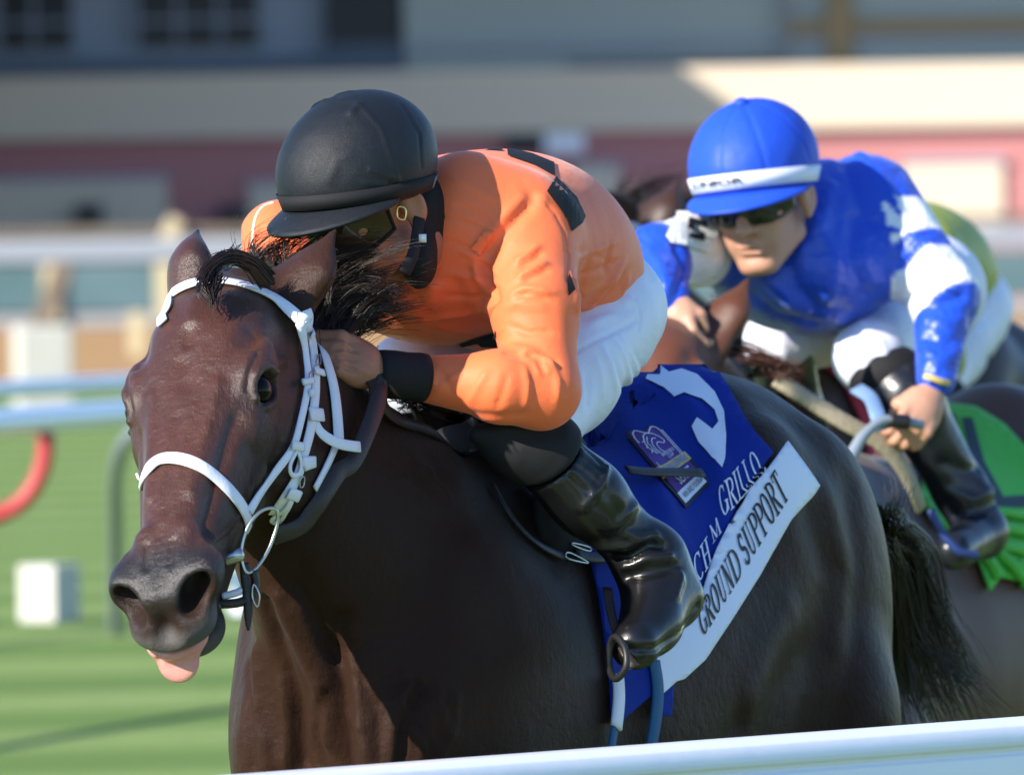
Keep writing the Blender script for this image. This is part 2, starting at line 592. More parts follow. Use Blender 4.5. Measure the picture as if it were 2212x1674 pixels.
M_CREAM = mat('cream_wall', (0.66, 0.55, 0.42), rough=0.85, noise=(0.4, 0.25, (0.62, 0.51, 0.39)))
M_BGREY = mat('blue_grey_cladding', (0.30, 0.36, 0.46), rough=0.6, noise=(0.3, 0.25, (0.26, 0.32, 0.42)))
M_SLATE = mat('slate_ledge', (0.10, 0.13, 0.18), rough=0.7)
M_GGLASS = mat('grey_green_glazing', (0.25, 0.31, 0.33), rough=0.25, spec=0.6, noise=(0.25, 0.4, (0.30, 0.35, 0.38)))
M_DARKWIN = mat('dark_window_glass', (0.012, 0.016, 0.026), rough=0.35, spec=0.25)
M_BROWNW = mat('weathered_wood', (0.17, 0.135, 0.10), rough=0.9, noise=(3.0, 0.5, (0.11, 0.085, 0.06), (1, 1, 0.2)))
M_OCHRE = mat('ochre_steel', (0.26, 0.20, 0.11), rough=0.7)

def sheet(name, pts, m, z):
    V = [(p[0], p[1], z) for p in pts]
    o = add_mesh(name, V, [list(range(len(V)))], m, None, smooth=False); tag(o, kind='structure'); return o
sheet('grass_turf', [(-260, -60), (260, -60), (260, 98), (-260, 98)], M_TURF, 0.0)
sheet('dirt_track', [(-260, 98), (260, 98), (260, 160), (-260, 160)], M_DIRT, 0.0)
sheet('apron_pavement', [(-260, 160), (260, 160), (260, 420), (-260, 420)], M_APRON, 0.0)

# near rail: extruded profile along the track
ra, rb_ = zplane(480, 1673, 1.10), zplane(2212, 1546, 1.10)
rd = unit(rb_ - ra); rn = unit(np.cross(rd, (0, 0, 1)));  rn = rn if rn[1] < 0 else -rn          # towards the camera
prof = [(-0.030, -0.012), (-0.018, -0.002), (0.000, 0.000), (0.016, -0.003), (0.030, -0.012), (0.037, -0.026), (0.037, -0.040), (0.031, -0.043), (0.030, -0.052), (0.033, -0.055), (0.033, -0.190), (0.026, -0.198), (-0.026, -0.198), (-0.030, -0.190)]
st = np.linspace(-7, 9, 41); V = []; k_ = len(prof)
for t in st:
    for a, b in prof: V.append(ra + rd * t + rn * (a - 0.0) + np.array([0, 0, b]))
F = []
for i in range(len(st) - 1):
    for j in range(k_): F.append([i * k_ + j, i * k_ + (j + 1) % k_, (i + 1) * k_ + (j + 1) % k_, (i + 1) * k_ + j])
F += [list(range(k_))[::-1], [(len(st) - 1) * k_ + j for j in range(k_)]]
nr = thing('track_rail', 'white running rail across the bottom of the picture nearest the camera', 'rail', ra + np.array([0, 0, -1.1]))
o = add_mesh('beam', V, F, M_RAILW, nr, smooth=False)
me = o.data
for p in me.polygons: p.use_smooth = True
md = o.modifiers.new('bevel', 'BEVEL'); md.width = 0.003; md.segments = 2; md.limit_method = 'ANGLE'
for i, t in enumerate(np.arange(-6, 9, 2.5)):
    q = ra + rd * t; V, F = tube([q + rn * -0.0 + np.array([0, 0, -0.20]), q + rn * 0.0 + np.array([0, 0, -1.10])], 0.03, 12); add_mesh('post', V, F, M_RAILW, nr)
q = zplane(1440, 1648, 1.047); V, F = box(q + rn * 0.004, (0.004, 0.022, 0.010), np.array([rn, rd, [0, 0, 1]])); add_mesh('rail_joint', V, F, M_GALV, nr)

# far turf rails
def rail(p0, p1, r, label, ext=(6, 10), step=3.0, name='track_rail'):
    d = unit(p1 - p0); L = np.linalg.norm(p1 - p0)
    t = thing(name, label, 'rail', [p0[0], p0[1], 0])
    pts = [p0 + d * x for x in np.linspace(-ext[0], L + ext[1], 30)]
    V, F = tube(pts, r, 14); add_mesh('beam', V, F, M_RAILW, t)
    return t, d
A0, A1 = zplane(0, 912, 1.10), zplane(2212, 752, 1.10)
railA, dA = rail(A0, A1, 0.056, 'blue-white tubular rail with red and grey bent supports left of the leading horse')
def gooseneck(uv, d, r, m, name, parent, foot=None):
    pts = [P(u, v, d) for u, v in uv]
    if foot is not None: pts.append(foot)
    V, F = tube(smooth_path(pts, 40), r, 12); return add_mesh(name, V, F, m, parent)
gooseneck([(100, 935), (98, 975), (88, 1020), (60, 1070), (15, 1105), (-60, 1125), (-140, 1150)], 37.2, 0.034, M_RED, 'red_support', railA, P(-210, 1480, 37.2))
p_ = P(250, 1080, 38.6)
pts_ = [P(u, v, dd) for u, v, dd in ((330, 918, 38.6), (292, 935, 38.7), (262, 975, 39.2), (250, 1040, 40.2), (250, 1120, 41.2), (250, 1250, 42.2))]; q_ = P(250, 1330, 42.8); pts_.append(np.array([q_[0], q_[1], 0.0]))
V, F = tube(smooth_path(pts_, 44), 0.033, 12); add_mesh('grey_support', V, F, M_GALV, railA)
B0, B1_ = zplane(0, 842, 1.10), zplane(280, 827, 1.10)
railB, dB = rail(B0, B1_, 0.045, 'thin pale rail just beyond the rail with the red support', ext=(5, 22))
for x in (-4.0, 8.5):
    q = B0 + dB * x; V, F = tube([q, np.array([q[0], q[1], 0])], 0.03, 10); add_mesh('post', V, F, M_RAILW, railB)

# marker blocks on the turf
def block(u0, um, u1, vt, vb, d, name, label, cat, m):
    p = P(um, vb, d); s = (u1 - u0) / FPX * d / math.sqrt(2); h = (vb - vt) / FPX * d
    a = math.radians(58); R = np.array([[math.cos(a), math.sin(a), 0], [-math.sin(a), math.cos(a), 0], [0, 0, 1]])
    V, F = box(np.array([p[0] + 0, p[1] + s / math.sqrt(2), h / 2]), (s, s, h), R, 0.006)
    o = add_mesh(name, V, F, m, None, smooth=False); tag(o, label, cat); return o
block(30, 104, 168, 1225, 1350, 44.2, 'marker_block', 'small pale concrete block standing on the turf at far left', 'block', M_CONC)
block(490, 520, 540, 1235, 1345, 44.8, 'marker_block', 'small white block on the turf half hidden behind the horse chin strap', 'block', M_RAILW)
p = zplane(90, 886, 0.0); s_ = 115 / FPX * 94
a_ = math.radians(12); R_ = np.array([[math.cos(a_), math.sin(a_), 0], [-math.sin(a_), math.cos(a_), 0], [0, 0, 1]])
V, F = box(p + np.array([0, 0.3, 0.43]), (0.56, 0.5, 0.86), R_, 0.03)
o = add_mesh('concrete_pedestal', V, F, M_CONC, None, smooth=False); tag(o, 'large pale stone pedestal beyond the rails at the left edge', 'pedestal')
V, F = box(P(112, 640, 150), (0.30, 0.2, 1.15), np.array([[0.93, 0, -0.37], [0, 1, 0], [0.37, 0, 0.93]]), 0.02)
bb_ = V.min(0)[2]
V2, F2 = box(np.array([P(92, 700, 150)[0], P(112, 640, 150)[1], bb_ / 2 + 0.05]), (0.26, 0.22, max(0.1, bb_ + 0.12)))
V, F = join([(V, F), (V2, F2)])
o = add_mesh('leaning_post', V, F, M_BROWNW, None, smooth=False); tag(o, 'weathered brown post leaning above the stone pedestal', 'post')

# barrier along the far side of the dirt track
YB = 162.0
dB_ = YB + 14
def X(u, d): return (u - UC) / FPX * d
bar = thing('track_barrier', 'long pale barrier with teal glass panels and cream posts beyond the dirt track', 'barrier', (0, YB, 0))
def zz(v, d): return float(P(UC, v, d)[2])
bw = 40
V, F = box((0, YB, zz(527, dB_)), (bw, 0.16, zz(505, dB_) - zz(553, dB_)), None, 0.03); add_mesh('top_beam', V, F, M_BEAM, bar, smooth=False)
V, F = box((0, YB + 0.1, zz(668, dB_) / 2 + 0.02), (bw, 0.12, zz(668, dB_)), None, 0.02); add_mesh('kerb', V, F, M_APRON, bar, smooth=False)
ui = [-1300 + 245 * i for i in range(20)]
z0_, z1_ = zz(660, dB_), zz(556, dB_)
for i, u in enumerate(ui):
    V, F = box((X(u + 190, dB_), YB - 0.12, (zz(680, dB_) + zz(556, dB_)) / 2), (0.34, 0.14, zz(556, dB_) - zz(680, dB_)), None, 0.02); add_mesh('post', V, F, M_YELLOW, bar, smooth=False)
    V, F = box((X(u + 190 + 122, dB_), YB + 0.02, (z0_ + z1_) / 2), (1.75, 0.04, z1_ - z0_ - 0.02)); add_mesh('glass_panel', V, F, M_TEAL, bar, smooth=False)
    if i % 2: continue
    zt = zz(465, dB_); zb = zz(512, dB_)
    V, F = box((X(u + 205, dB_), YB + 0.1, (zt + zb) / 2), (0.30, 0.12, zt - zb + 0.12), np.array([[0.91, 0, -0.41], [0, 1, 0], [0.41, 0, 0.91]]), 0.03); add_mesh('brace', V, F, M_YELLOW, bar, smooth=False)
V, F = box((0, YB + 0.5, zz(488, dB_)), (bw, 0.2, 0.16)); add_mesh('back_rail', V, F, M_BROWNW, bar, smooth=False)
for u, lb in ((296, 'low cream board standing in the tan dirt track left of the horse ear'), (1010, 'low cream board in the dirt track hidden behind the orange jockey')):
    p = zplane(u, 770, 0); V, F = box(p + np.array([0, 0, 0.32]), (0.22, 0.06, 0.64), None, 0.01); o = add_mesh('track_board', V, F, M_YELLOW, None, smooth=False); tag(o, lb, 'board')

# grandstand
YG = 182.0; dG = YG + 14
gs = thing('grandstand', 'maroon and cream grandstand building with blue-grey upper floor across the background', 'building', (0, YG, 0))
def slab(name, u0, u1, v0, v1, m, dep=0.3, y=0.0, parent=None, um=None, bev=0.0):
    """box on the facade, picture bounds taken at its middle"""
    um = (u0 + u1) / 2 if um is None else um
    zt, zb = P(um, v0, dG)[2], P(um, v1, dG)[2]
    V, F = box(((X(u0, dG) + X(u1, dG)) / 2, YG + dep / 2 - y, (zt + zb) / 2), (X(u1, dG) - X(u0, dG), dep, zt - zb), None, bev)
    return add_mesh(name, V, F, m, parent or gs, smooth=False)
zm = zz(288, dG); zc_ = zz(152, dG)
V, F = box((0, YG + 3, zm / 2), (70, 6, zm)); add_mesh('lower_wall', V, F, M_MAROON, gs, smooth=False)
V, F = box((0, YG + 2.7, (zm + zc_) / 2 + 0.002), (70, 6, zc_ - zm)); add_mesh('parapet', V, F, M_CREAM, gs, smooth=False)
V, F = box((0, YG + 4.5, 0.5 * (zc_ + 19.0)), (70, 5, 19.0 - zc_ - 0.01)); add_mesh('upper_wall', V, F, M_BGREY, gs, smooth=False)
slab('ledge', -900, 882, 132, 178, M_SLATE, 1.2, -0.9)
for u0, u1 in ((-230, 0), (-10, 165), (302, 572)):
    w = slab('window', u0, u1, -170, 96, M_DARKWIN, 0.5, -1.62, um=300)
    n = 3 if u0 > 200 else 2
    for i in range(n + 1):
        uu = u0 + (u1 - u0) * i / n
        slab('mullion', uu - 4, uu + 4, -170, 96, M_BGREY, 0.5, -1.55, w, um=300)
    slab('window_rail', u0 - 4, u1 + 4, 40, 48, M_BGREY, 0.5, -1.53, w, um=300)
slab('window_bay', 712, 876, -170, 150, M_DARKWIN, 0.9, -1.35, um=800)
slab('bay_sill', 706, 880, 92, 165, M_SLATE, 0.9, -1.20, um=800)
gl = slab('glazing', 884, 3600, -400, 150, M_GGLASS, 0.6, -1.25, um=1500)
for v0, v1, m in ((38, 68, M_SLATE),):
    slab('glazing_rail', 1715, 3600, v0, v1, M_OCHRE, 0.3, -0.95, gl, um=2000)
slab('glazing_rail', 884, 3600, 88, 100, M_BGREY, 0.3, -1.0, gl, um=1500); slab('glazing_rail', 1240, 1700, 128, 150, M_SLATE, 0.3, -0.9, gl, um=1500)
slab('steel_column', 1800, 1856, -400, 150, M_OCHRE, 0.4, -0.85, um=1830)
slab('steel_column', 1700, 1716, -400, 150, M_GALV, 0.4, -0.85, um=1710)
for u0, u1, v0, v1, m in ((-240, 368, 392, 520, M_CREAM), (545, 640, 400, 520, M_CREAM), (1250, 1345, 360, 520, M_CREAM), (1958, 2172, 352, 520, M_CREAM), (2420, 2640, 352, 520, M_CREAM)):
    d = slab('door', u0, u1, v0, v1, m, 0.14, 0.14)
    slab('door_frame', u0 - 8, u1 + 8, v0 - 8, v0, M_BGREY, 0.2, 0.2, d)
slab('sign_board', 1100, 1190, 285, 330, M_DARKWIN, 0.25, 0.25); slab('sign_board', 1185, 1270, 290, 330, M_RAILW, 0.25, 0.28)
for u in (170, 480, 700): slab('dark_box', u, u + 60, 442, 480, M_DARKWIN, 0.5, 0.5)  # plain dark boxes standing in for small carts along the facade
V, F = box((0, YG - 0.9, 9.1), (70, 7.0, 0.25)); add_mesh('shade_slab', V, F, M_BGREY, gs, smooth=False)  # slab added above the view to keep the upper glazing in shade
# unseen block added at the left to cast the diagonal shade on the facade
wing = thing('shade_block', 'tall cream block out of view, added to shade the left of the grandstand', 'building', (-25, YG - 9, 0))
V, F = box((-24.5, YG - 9.25, 7.95), (26, 18.5, 15.9)); add_mesh('wall', V, F, M_CREAM, wing, smooth=False)
V, F = box((-24.5, YG - 9.25, 15.95), (26.2, 18.7, 0.2)); add_mesh('roof', V, F, M_SLATE, wing, smooth=False)
for k in range(4):
    for j in range(3):
        V, F = box((-34 + 6 * j, YG - 18.53, 2.5 + 3.4 * k), (3.0, 0.1, 1.8)); add_mesh('window', V, F, M_DARKWIN, wing, smooth=False)
# ------------------------------------------------------------------ leading horse
def rot_head(y, p, r):
    y, p, r = (math.radians(a) for a in (y, p, r))
    n = np.array([-math.sin(y) * math.cos(p), -math.cos(y) * math.cos(p), -math.sin(p)])
    l = np.array([math.cos(y), -math.sin(y), 0]); c = np.cross(n, l)
    if c[2] < 0: c = -c
    return np.array([n, l * math.cos(r) - c * math.sin(r), c * math.cos(r) + l * math.sin(r)])

TH1 = math.radians(28.5)
class Body:
    def __init__(self, origin, th):
        self.o = np.array(origin, float)
        self.h = np.array([-math.sin(th), -math.cos(th), 0]); self.l = np.array([math.cos(th), -math.sin(th), 0])
        self.R = np.array([-self.h, self.l, [0, 0, 1.0]])          # backwards, left, up
    def __call__(self, s, y, z):
        return self.o - self.h * s + self.l * y + np.array([0, 0, z])

class Head:
    def __init__(self, o, R, s):
        self.o, self.R, self.s = np.asarray(o, float), R, s
    def __call__(self, a, b, c):
        return self.o + self.s * (np.array([a - 0.2, b, c]) @ self.R)
    def ell(self, a, b, c, r, tilt=None):
        R = self.R if tilt is None else tilt @ self.R
        return ell(self(a, b, c), np.array(r) * self.s, R)
    def rc(self, p, q, ra, rb, n=None, s=1.0):
        nn = None if n is None else np.array(n) @ self.R
        return rcone(self(*p), self(*q), ra * self.s, rb * self.s, nn, s)

def rx(ax, deg):
    c, s = math.cos(math.radians(deg)), math.sin(math.radians(deg))
    return {'a': np.array([[1, 0, 0], [0, c, s], [0, -s, c]]), 'b': np.array([[c, 0, -s], [0, 1, 0], [s, 0, c]]), 'c': np.array([[c, s, 0], [-s, c, 0], [0, 0, 1]])}[ax]

HEAD_T = [  # station, top, bottom, half width, height of widest place, exponents
    (0.000, -0.060, -0.16, 0.045, -0.10, 2.0, 2.0),
    (0.045, -0.012, -0.21, 0.066, -0.08, 2.1, 2.0),
    (0.085, 0.008, -0.255, 0.082, -0.075, 2.3, 2.0),
    (0.140, 0.017, -0.275, 0.091, -0.070, 2.6, 2.0),
    (0.20, 0.013, -0.262, 0.093, -0.068, 2.8, 2.0),
    (0.27, 0.005, -0.220, 0.087, -0.075, 2.5, 2.2),
    (0.34, 0.000, -0.185, 0.076, -0.080, 2.3, 2.3),
    (0.42, -0.005, -0.158, 0.063, -0.078, 2.2, 2.4),
    (0.50, -0.014, -0.138, 0.053, -0.074, 2.1, 2.3),
    (0.56, -0.024, -0.126, 0.048, -0.072, 2.1, 2.3),
    (0.60, -0.042, -0.115, 0.042, -0.078, 2.1, 2.2),
    (0.625, -0.066, -0.098, 0.020, -0.083, 2.0, 2.0)]

def head_sdf(H, sides=(1, -1), lead=True):
    T = np.array(HEAD_T); T[:, :5] *= H.s; T[:, 0] -= 0.2 * H.s
    base = loft(T, H.o, H.R)
    add, cut = [], []
    for q in (1, -1):
        add += [H.ell(0.196, q * 0.084, -0.030, (0.056, 0.020, 0.027), rx('c', -q * 8)),      # brow
                H.ell(0.246, q * 0.080, -0.070, (0.055, 0.018, 0.030)),                        # lower orbit
                H.ell(0.165, q * 0.060, -0.165, (0.115, 0.034, 0.110)),                        # jowl
                H.rc((0.25, q * 0.076, -0.090), (0.375, q * 0.054, -0.084), 0.012, 0.008),      # facial crest
                H.ell(0.548, q * 0.044, -0.053, (0.046, 0.038, 0.033), rx('a', q * 30)),       # nostril wing
                H.rc((0.582, q * 0.014, -0.053), (0.495, q * 0.030, -0.025), 0.016, 0.010)]
        cut += [H.ell(0.594, q * 0.050, -0.050, (0.052, 0.0290, 0.0185), rx('a', q * 32) @ rx('c', q * 14))]
    add += [H.ell(0.588, -0.002, -0.094, (0.042, 0.060, 0.032)),                                     # upper lip
            H.rc((0.33, 0, -0.160), (0.53, 0, -0.148), 0.040, 0.028),                           # lower jaw
            H.ell(0.556, 0.004, -0.148, (0.040, 0.040, 0.026))]                                 # chin
    f = union([base] + add, 0.022 * H.s)
    mouth = H.ell(0.610, 0.0, -0.127, (0.055, 0.054, 0.0105))
    sock = [H.ell(0.224, q * 0.108, -0.038, (0.0290, 0.032, 0.0220), rx('b', -22) @ rx('a', q * 28)) for q in (1, -1)]
    ph = H.ell(0.622, 0, -0.068, (0.016, 0.012, 0.018))
    def g(p):
        v = f(p)
        for c in cut: v = smax(v, -c(p), 0.012)
        v = smax(v, -mouth(p), 0.008)
        v = smax(v, -ph(p), 0.030)
        for c in sock: v = smax(v, -c(p), 0.008)
        return v
    return g

EARS = [((628, 678, 13.78), (668, 592, 13.80), (723, 498, 13.84), (0.62, 0.75, 0.2), 0.037), ((404, 655, 13.77), (405, 575, 13.79), (427, 499, 13.82), (0.80, 0.35, 0.0), 0.036)]
def ear_sdf(e):
    b, m, t = P(*e[0]), P(*e[1]), P(*e[2]); ax = unit(t - b); n = unit(e[3]); n = unit(n - ax * (n @ ax)); w = e[4]
    f = union([rcone(b, m, w * 0.95, w, n, 0.60), rcone(m, t, w, 0.004, n, 0.60)], 0.02)
    q = n * 0.027; g = union([rcone(b + q * 1.25 + 0.25 * (m - b), m + q, w * 0.55, w * 0.74, n, 0.60), rcone(m + q, t + q * 0.7, w * 0.74, 0.001, n, 0.60)], 0.012)
    return lambda p: smax(f(p), -g(p), 0.006)

def ear_mesh(H, base, tip, facing, width, name, mat_, parent, curl=0.9, depth=0.5):
    """cupped ear: a leaf-shaped shell with thickness"""
    base, tip, facing = np.asarray(base), np.asarray(tip), unit(facing)
    ax = tip - base; L = np.linalg.norm(ax); t = ax / L
    fz = unit(facing - t * (facing @ t)); sd = np.cross(t, fz)
    nu, nv = 18, 22; V = []
    for layer in (0, 1):
        for j in range(nv):
            y = j / (nv - 1)
            w = width * (0.40 + 0.60 * math.sin(min(1.0, y * 1.25 + 0.12) * math.pi * 0.5)) * (1 - max(0, (y - 0.38) / 0.62) ** 2.1) * 0.98 + 0.0015
            cu = curl * (1.0 - 0.55 * y) + 0.25
            for i in range(nu):
                x = 2 * i / (nu - 1) - 1
                a = x * cu * 1.55
                r = w / max(0.4, math.sin(min(cu * 1.55, 1.57)))
                px = math.sin(a) * r; pz = (1 - math.cos(a)) * r * depth * 2
                q = base + t * (L * (y + 0.02 * x)) + sd * px + fz * (pz - 0.25 * width * math.sin(y * 3.1))
                q = q + fz * (0.010 * math.sin(y * 2.2) + 0.006 * (1 - y))
                nn = unit(-fz * math.cos(a) + sd * math.sin(a))
                V.append(q + nn * (0.0 if layer == 0 else 0.0055 * (1 - 0.5 * y)))
    F = []
    n1 = nu * nv
    for j in range(nv - 1):
        for i in range(nu - 1):
            a = j * nu + i
            F.append([a, a + 1, a + nu + 1, a + nu]); F.append([n1 + a, n1 + a + nu, n1 + a + nu + 1, n1 + a + 1])
    for j in range(nv - 1):
        for i in (0, nu - 1):
            a = j * nu + i; q = [a, a + nu, n1 + a + nu, n1 + a]; F.append(q if i == 0 else q[::-1])
    for i in range(nu - 1):
        a = (nv - 1) * nu + i; F.append([a, a + 1, n1 + a + 1, n1 + a])
        a = i; F.append([a, n1 + a, n1 + a + 1, a + 1])
    V = np.array(V)
    y = np.tile(np.repeat(np.linspace(0, 1, nv), nu), 2)
    edge = np.abs(np.tile(np.linspace(-1, 1, nu), nv * 2))
    inner = np.concatenate([np.ones(n1), np.zeros(n1)])
    dark = np.clip(np.clip((y - 0.62) / 0.3, 0, 1) * 0.95 + inner * 0.35 + np.clip((edge - 0.8) * 3, 0, .5), 0, 1)
    return add_mesh(name, V, F, mat_, parent, attrs={'dark': dark})

def hair_strands(paths, r0, r1, sides=3):
    """many thin tapering strands in one mesh; paths: list of (n,3) arrays"""
    V, F, o = [], [], 0
    for p in paths:
        n = len(p); rr = np.linspace(r0, r1, n)
        T = np.gradient(p, axis=0); T /= np.linalg.norm(T, axis=1)[:, None] + 1e-9
        a = np.cross(T, np.array([0.3, -0.8, 0.5])); a /= np.linalg.norm(a, axis=1)[:, None] + 1e-9
        b = np.cross(T, a)
        ring = [p + rr[:, None] * (math.cos(2 * math.pi * k / sides) * a + math.sin(2 * math.pi * k / sides) * b) for k in range(sides)]
        V.append(np.stack(ring, 1).reshape(-1, 3))
        i = np.arange(n - 1)[:, None] * sides
        for k in range(sides):
            k2 = (k + 1) % sides
            F.append(np.concatenate([i + k, i + k2, i + sides + k2, i + sides + k], 1) + o)
        o += n * sides
    return np.concatenate(V), np.concatenate(F)

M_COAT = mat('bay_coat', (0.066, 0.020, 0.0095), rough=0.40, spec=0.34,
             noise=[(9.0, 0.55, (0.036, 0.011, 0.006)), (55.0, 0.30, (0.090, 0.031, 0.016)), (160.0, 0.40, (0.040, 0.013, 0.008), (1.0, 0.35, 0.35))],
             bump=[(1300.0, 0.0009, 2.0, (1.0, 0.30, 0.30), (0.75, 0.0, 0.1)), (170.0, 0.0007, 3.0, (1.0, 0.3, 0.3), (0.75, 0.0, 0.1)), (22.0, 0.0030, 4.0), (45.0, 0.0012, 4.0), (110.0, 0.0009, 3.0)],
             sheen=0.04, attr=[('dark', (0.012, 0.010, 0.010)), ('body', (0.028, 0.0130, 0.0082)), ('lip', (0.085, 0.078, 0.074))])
def spec_by(m, attr_, lo, hi, r0, r1):
    nt = m.node_tree; bs = nt.nodes['Principled BSDF']; at = nt.nodes.new('ShaderNodeAttribute'); at.attribute_name = attr_
    for sock, a, b in (('Specular IOR Level', lo, hi), ('Roughness', r0, r1)):
        mr = nt.nodes.new('ShaderNodeMapRange'); mr.inputs[3].default_value = a; mr.inputs[4].default_value = b
        nt.links.new(at.outputs['Fac'], mr.inputs[0]); nt.links.new(mr.outputs[0], bs.inputs[sock])
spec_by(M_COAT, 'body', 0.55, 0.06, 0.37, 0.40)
M_HAIR = mat('black_hair', (0.015, 0.008, 0.006), rough=0.38, spec=0.5)
M_EYE = mat('horse_eye', (0.005, 0.003, 0.002), rough=0.10, spec=0.14)
M_TONGUE = mat('tongue_pink', (0.58, 0.235, 0.22), rough=0.22, spec=0.5, sss=0.25, bump=[(260.0, 0.0008, 3.0)], noise=(30.0, 0.5, (0.66, 0.36, 0.28)))

B1 = Body((-0.272, -0.085, 0), TH1)
R1 = rot_head(10.0, 44.0, -13.0)
H1 = Head(P(402, 777, 13.60) - 0.012 * R1[2], R1, 1.08)

BODY_T = [
    (-0.03, 1.19, 1.02, 0.09, 1.10, 2.0, 2.0), (0.02, 1.26, 0.92, 0.165, 1.08, 2.1, 2.2), (0.10, 1.34, 0.84, 0.200, 1.08, 2.1, 2.3),
    (0.22, 1.41, 0.78, 0.226, 1.08, 1.9, 2.3), (0.35, 1.465, 0.75, 0.245, 1.06, 1.7, 2.2), (0.45, 1.495, 0.74, 0.250, 1.05, 1.65, 2.2),
    (0.60, 1.48, 0.73, 0.268, 1.06, 1.8, 2.1), (0.80, 1.49, 0.75, 0.276, 1.09, 2.0, 2.1), (0.97, 1.55, 0.80, 0.270, 1.14, 2.0, 2.1),
    (1.12, 1.615, 0.88, 0.255, 1.24, 2.0, 2.0), (1.26, 1.60, 0.92, 0.245, 1.26, 2.0, 2.0), (1.38, 1.53, 0.95, 0.215, 1.25, 2.0, 2.0),
    (1.47, 1.44, 1.00, 0.15, 1.23, 2.0, 2.0), (1.515, 1.32, 1.12, 0.06, 1.22, 2.0, 2.0)]

def limb(B, pts, rad, k=0.03):
    return chain([B(*p) for p in pts], rad, k=k)

def horse_body_sdf(B, H, neck=None):
    base = loft(BODY_T, B.o, B.R)
    fs = [base]
    for q in (1, -1):
        fs += [ell(B(0.24, q * 0.152, 1.10), (0.19, 0.085, 0.30), rx('b', -24) @ B.R),               # shoulder
               ell(B(0.015, q * 0.085, 1.06), (0.085, 0.085, 0.17), B.R),                            # breast
               ell(B(0.17, q * 0.155, 0.92), (0.13, 0.075, 0.16), B.R),                               # upper arm
               ell(B(1.27, q * 0.150, 1.14), (0.200, 0.100, 0.36), rx('b', 10) @ B.R),                # thigh
               ell(B(1.06, q * 0.165, 1.36), (0.13, 0.070, 0.16), B.R)]                              # hip
    t = H(0.09, 0, -0.17); u = H(0.04, 0, -0.13)
    lat = B.l
    hh = unit(R1[1] + B.l)
    m = 0.5 * B(0.16, 0, 1.29) + 0.5 * t - np.array([0, 0, 0.012])
    fs += [rcone(B(0.25, 0, 1.22), B(0.13, 0, 1.32), 0.265, 0.225, lat, 0.60), rcone(B(0.13, 0, 1.32), m, 0.225, 0.165, lat, 0.54),
           rcone(m, 0.5 * (t + u), 0.165, 0.135 * H.s, hh, 0.58)]
    return union(fs, 0.07)

def legs_sdf(B, fore, hind):
    fs = []
    for q, pts in fore: fs.append(limb(B, [(p[0], q * p[1], p[2]) for p in pts], [0.10, 0.072, 0.042, 0.036, 0.027, 0.030, 0.045]))
    for q, pts in hind: fs.append(limb(B, [(p[0], q * p[1], p[2]) for p in pts], [0.15, 0.105, 0.052, 0.042, 0.030, 0.032, 0.048]))
    return fs

FORE = [(1, [(0.20, 0.16, 0.92), (0.12, 0.15, 0.72), (-0.12, 0.13, 0.62), (-0.02, 0.13, 0.36), (0.06, 0.13, 0.24), (0.14, 0.13, 0.16), (0.20, 0.13, 0.13)]),
        (-1, [(0.20, 0.16, 0.92), (0.20, 0.15, 0.72), (0.06, 0.13, 0.50), (0.02, 0.13, 0.26), (0.01, 0.13, 0.13), (-0.04, 0.13, 0.07), (-0.07, 0.13, 0.045)])]
HIND = [(1, [(1.23, 0.16, 1.05), (1.09, 0.16, 0.82), (1.37, 0.14, 0.56), (1.34, 0.14, 0.52), (1.21, 0.13, 0.26), (1.15, 0.13, 0.12), (1.11, 0.13, 0.06)]),
        (-1, [(1.23, 0.16, 1.05), (1.07, 0.16, 0.84), (1.29, 0.14, 0.58), (1.25, 0.14, 0.52), (1.01, 0.13, 0.34), (0.93, 0.13, 0.26), (0.87, 0.13, 0.20)])]

hs0_ = head_sdf(H1)
ear_f = [ear_sdf(e) for e in EARS]
def hsdf(p):
    v = hs0_(p)
    for e in ear_f: v = smin(v, e(p), 0.022)
    return v
bsdf = horse_body_sdf(B1, H1)
lsdf = legs_sdf(B1, FORE, HIND)
def all1(p):
    v = bsdf(p)
    for l in lsdf: v = smin(v, l(p), 0.08)
    return v
def head_all(p):
    # the join behind the head: neck flows into jaw and poll
    return smin(hsdf(p), bsdf(p), 0.05)
# head and throat at fine pitch, body at coarser pitch, joined into one skin
import os, time
QUICK = float(os.environ.get('QUICK', '1'))
HC_ = H1(0.25, 0, -0.10).astype(np.float32)
def past(p):
    """how far a point lies outside the head proper (coarse far away)"""
    r = np.sqrt(((p - HC_) ** 2).sum(1)); t = r - 0.3
    k = r < 0.62
    t[k] = hsdf(p[k]) - 0.045
    return t
def fhead(p):
    t = past(p)
    return np.maximum(head_all(p) + 0.12 * np.clip(t, 0, None), t - 0.02)
def fbody(p):
    t = -past(p)
    return np.maximum(all1(p) + 0.12 * np.clip(t, 0, None), t - 0.05)
t0_ = time.time()
_c = H1(0.30, 0, -0.12)
V, F = nets(fhead, _c - np.array([0.26, 0.42, 0.40]), _c + np.array([0.26, 0.42, 0.40]), 0.0032 * QUICK, smooth=4)
print('head', len(V), time.time() - t0_)
SKH = Skin(V, F)
V, F = nets(fbody, np.array([-1.0, -0.75, 0.0]), np.array([1.0, 1.6, 1.95]), 0.0072 * QUICK, smooth=4)
print('body', len(V), time.time() - t0_)
SKB = Skin(V, F)
def to_head(H, V):
    q = ((V - H.o) @ H.R.T) / H.s; q[:, 0] += 0.2; return q

def sstep(x, a, b):
    t = np.clip((x - a) / (b - a), 0, 1); return t * t * (3 - 2 * t)

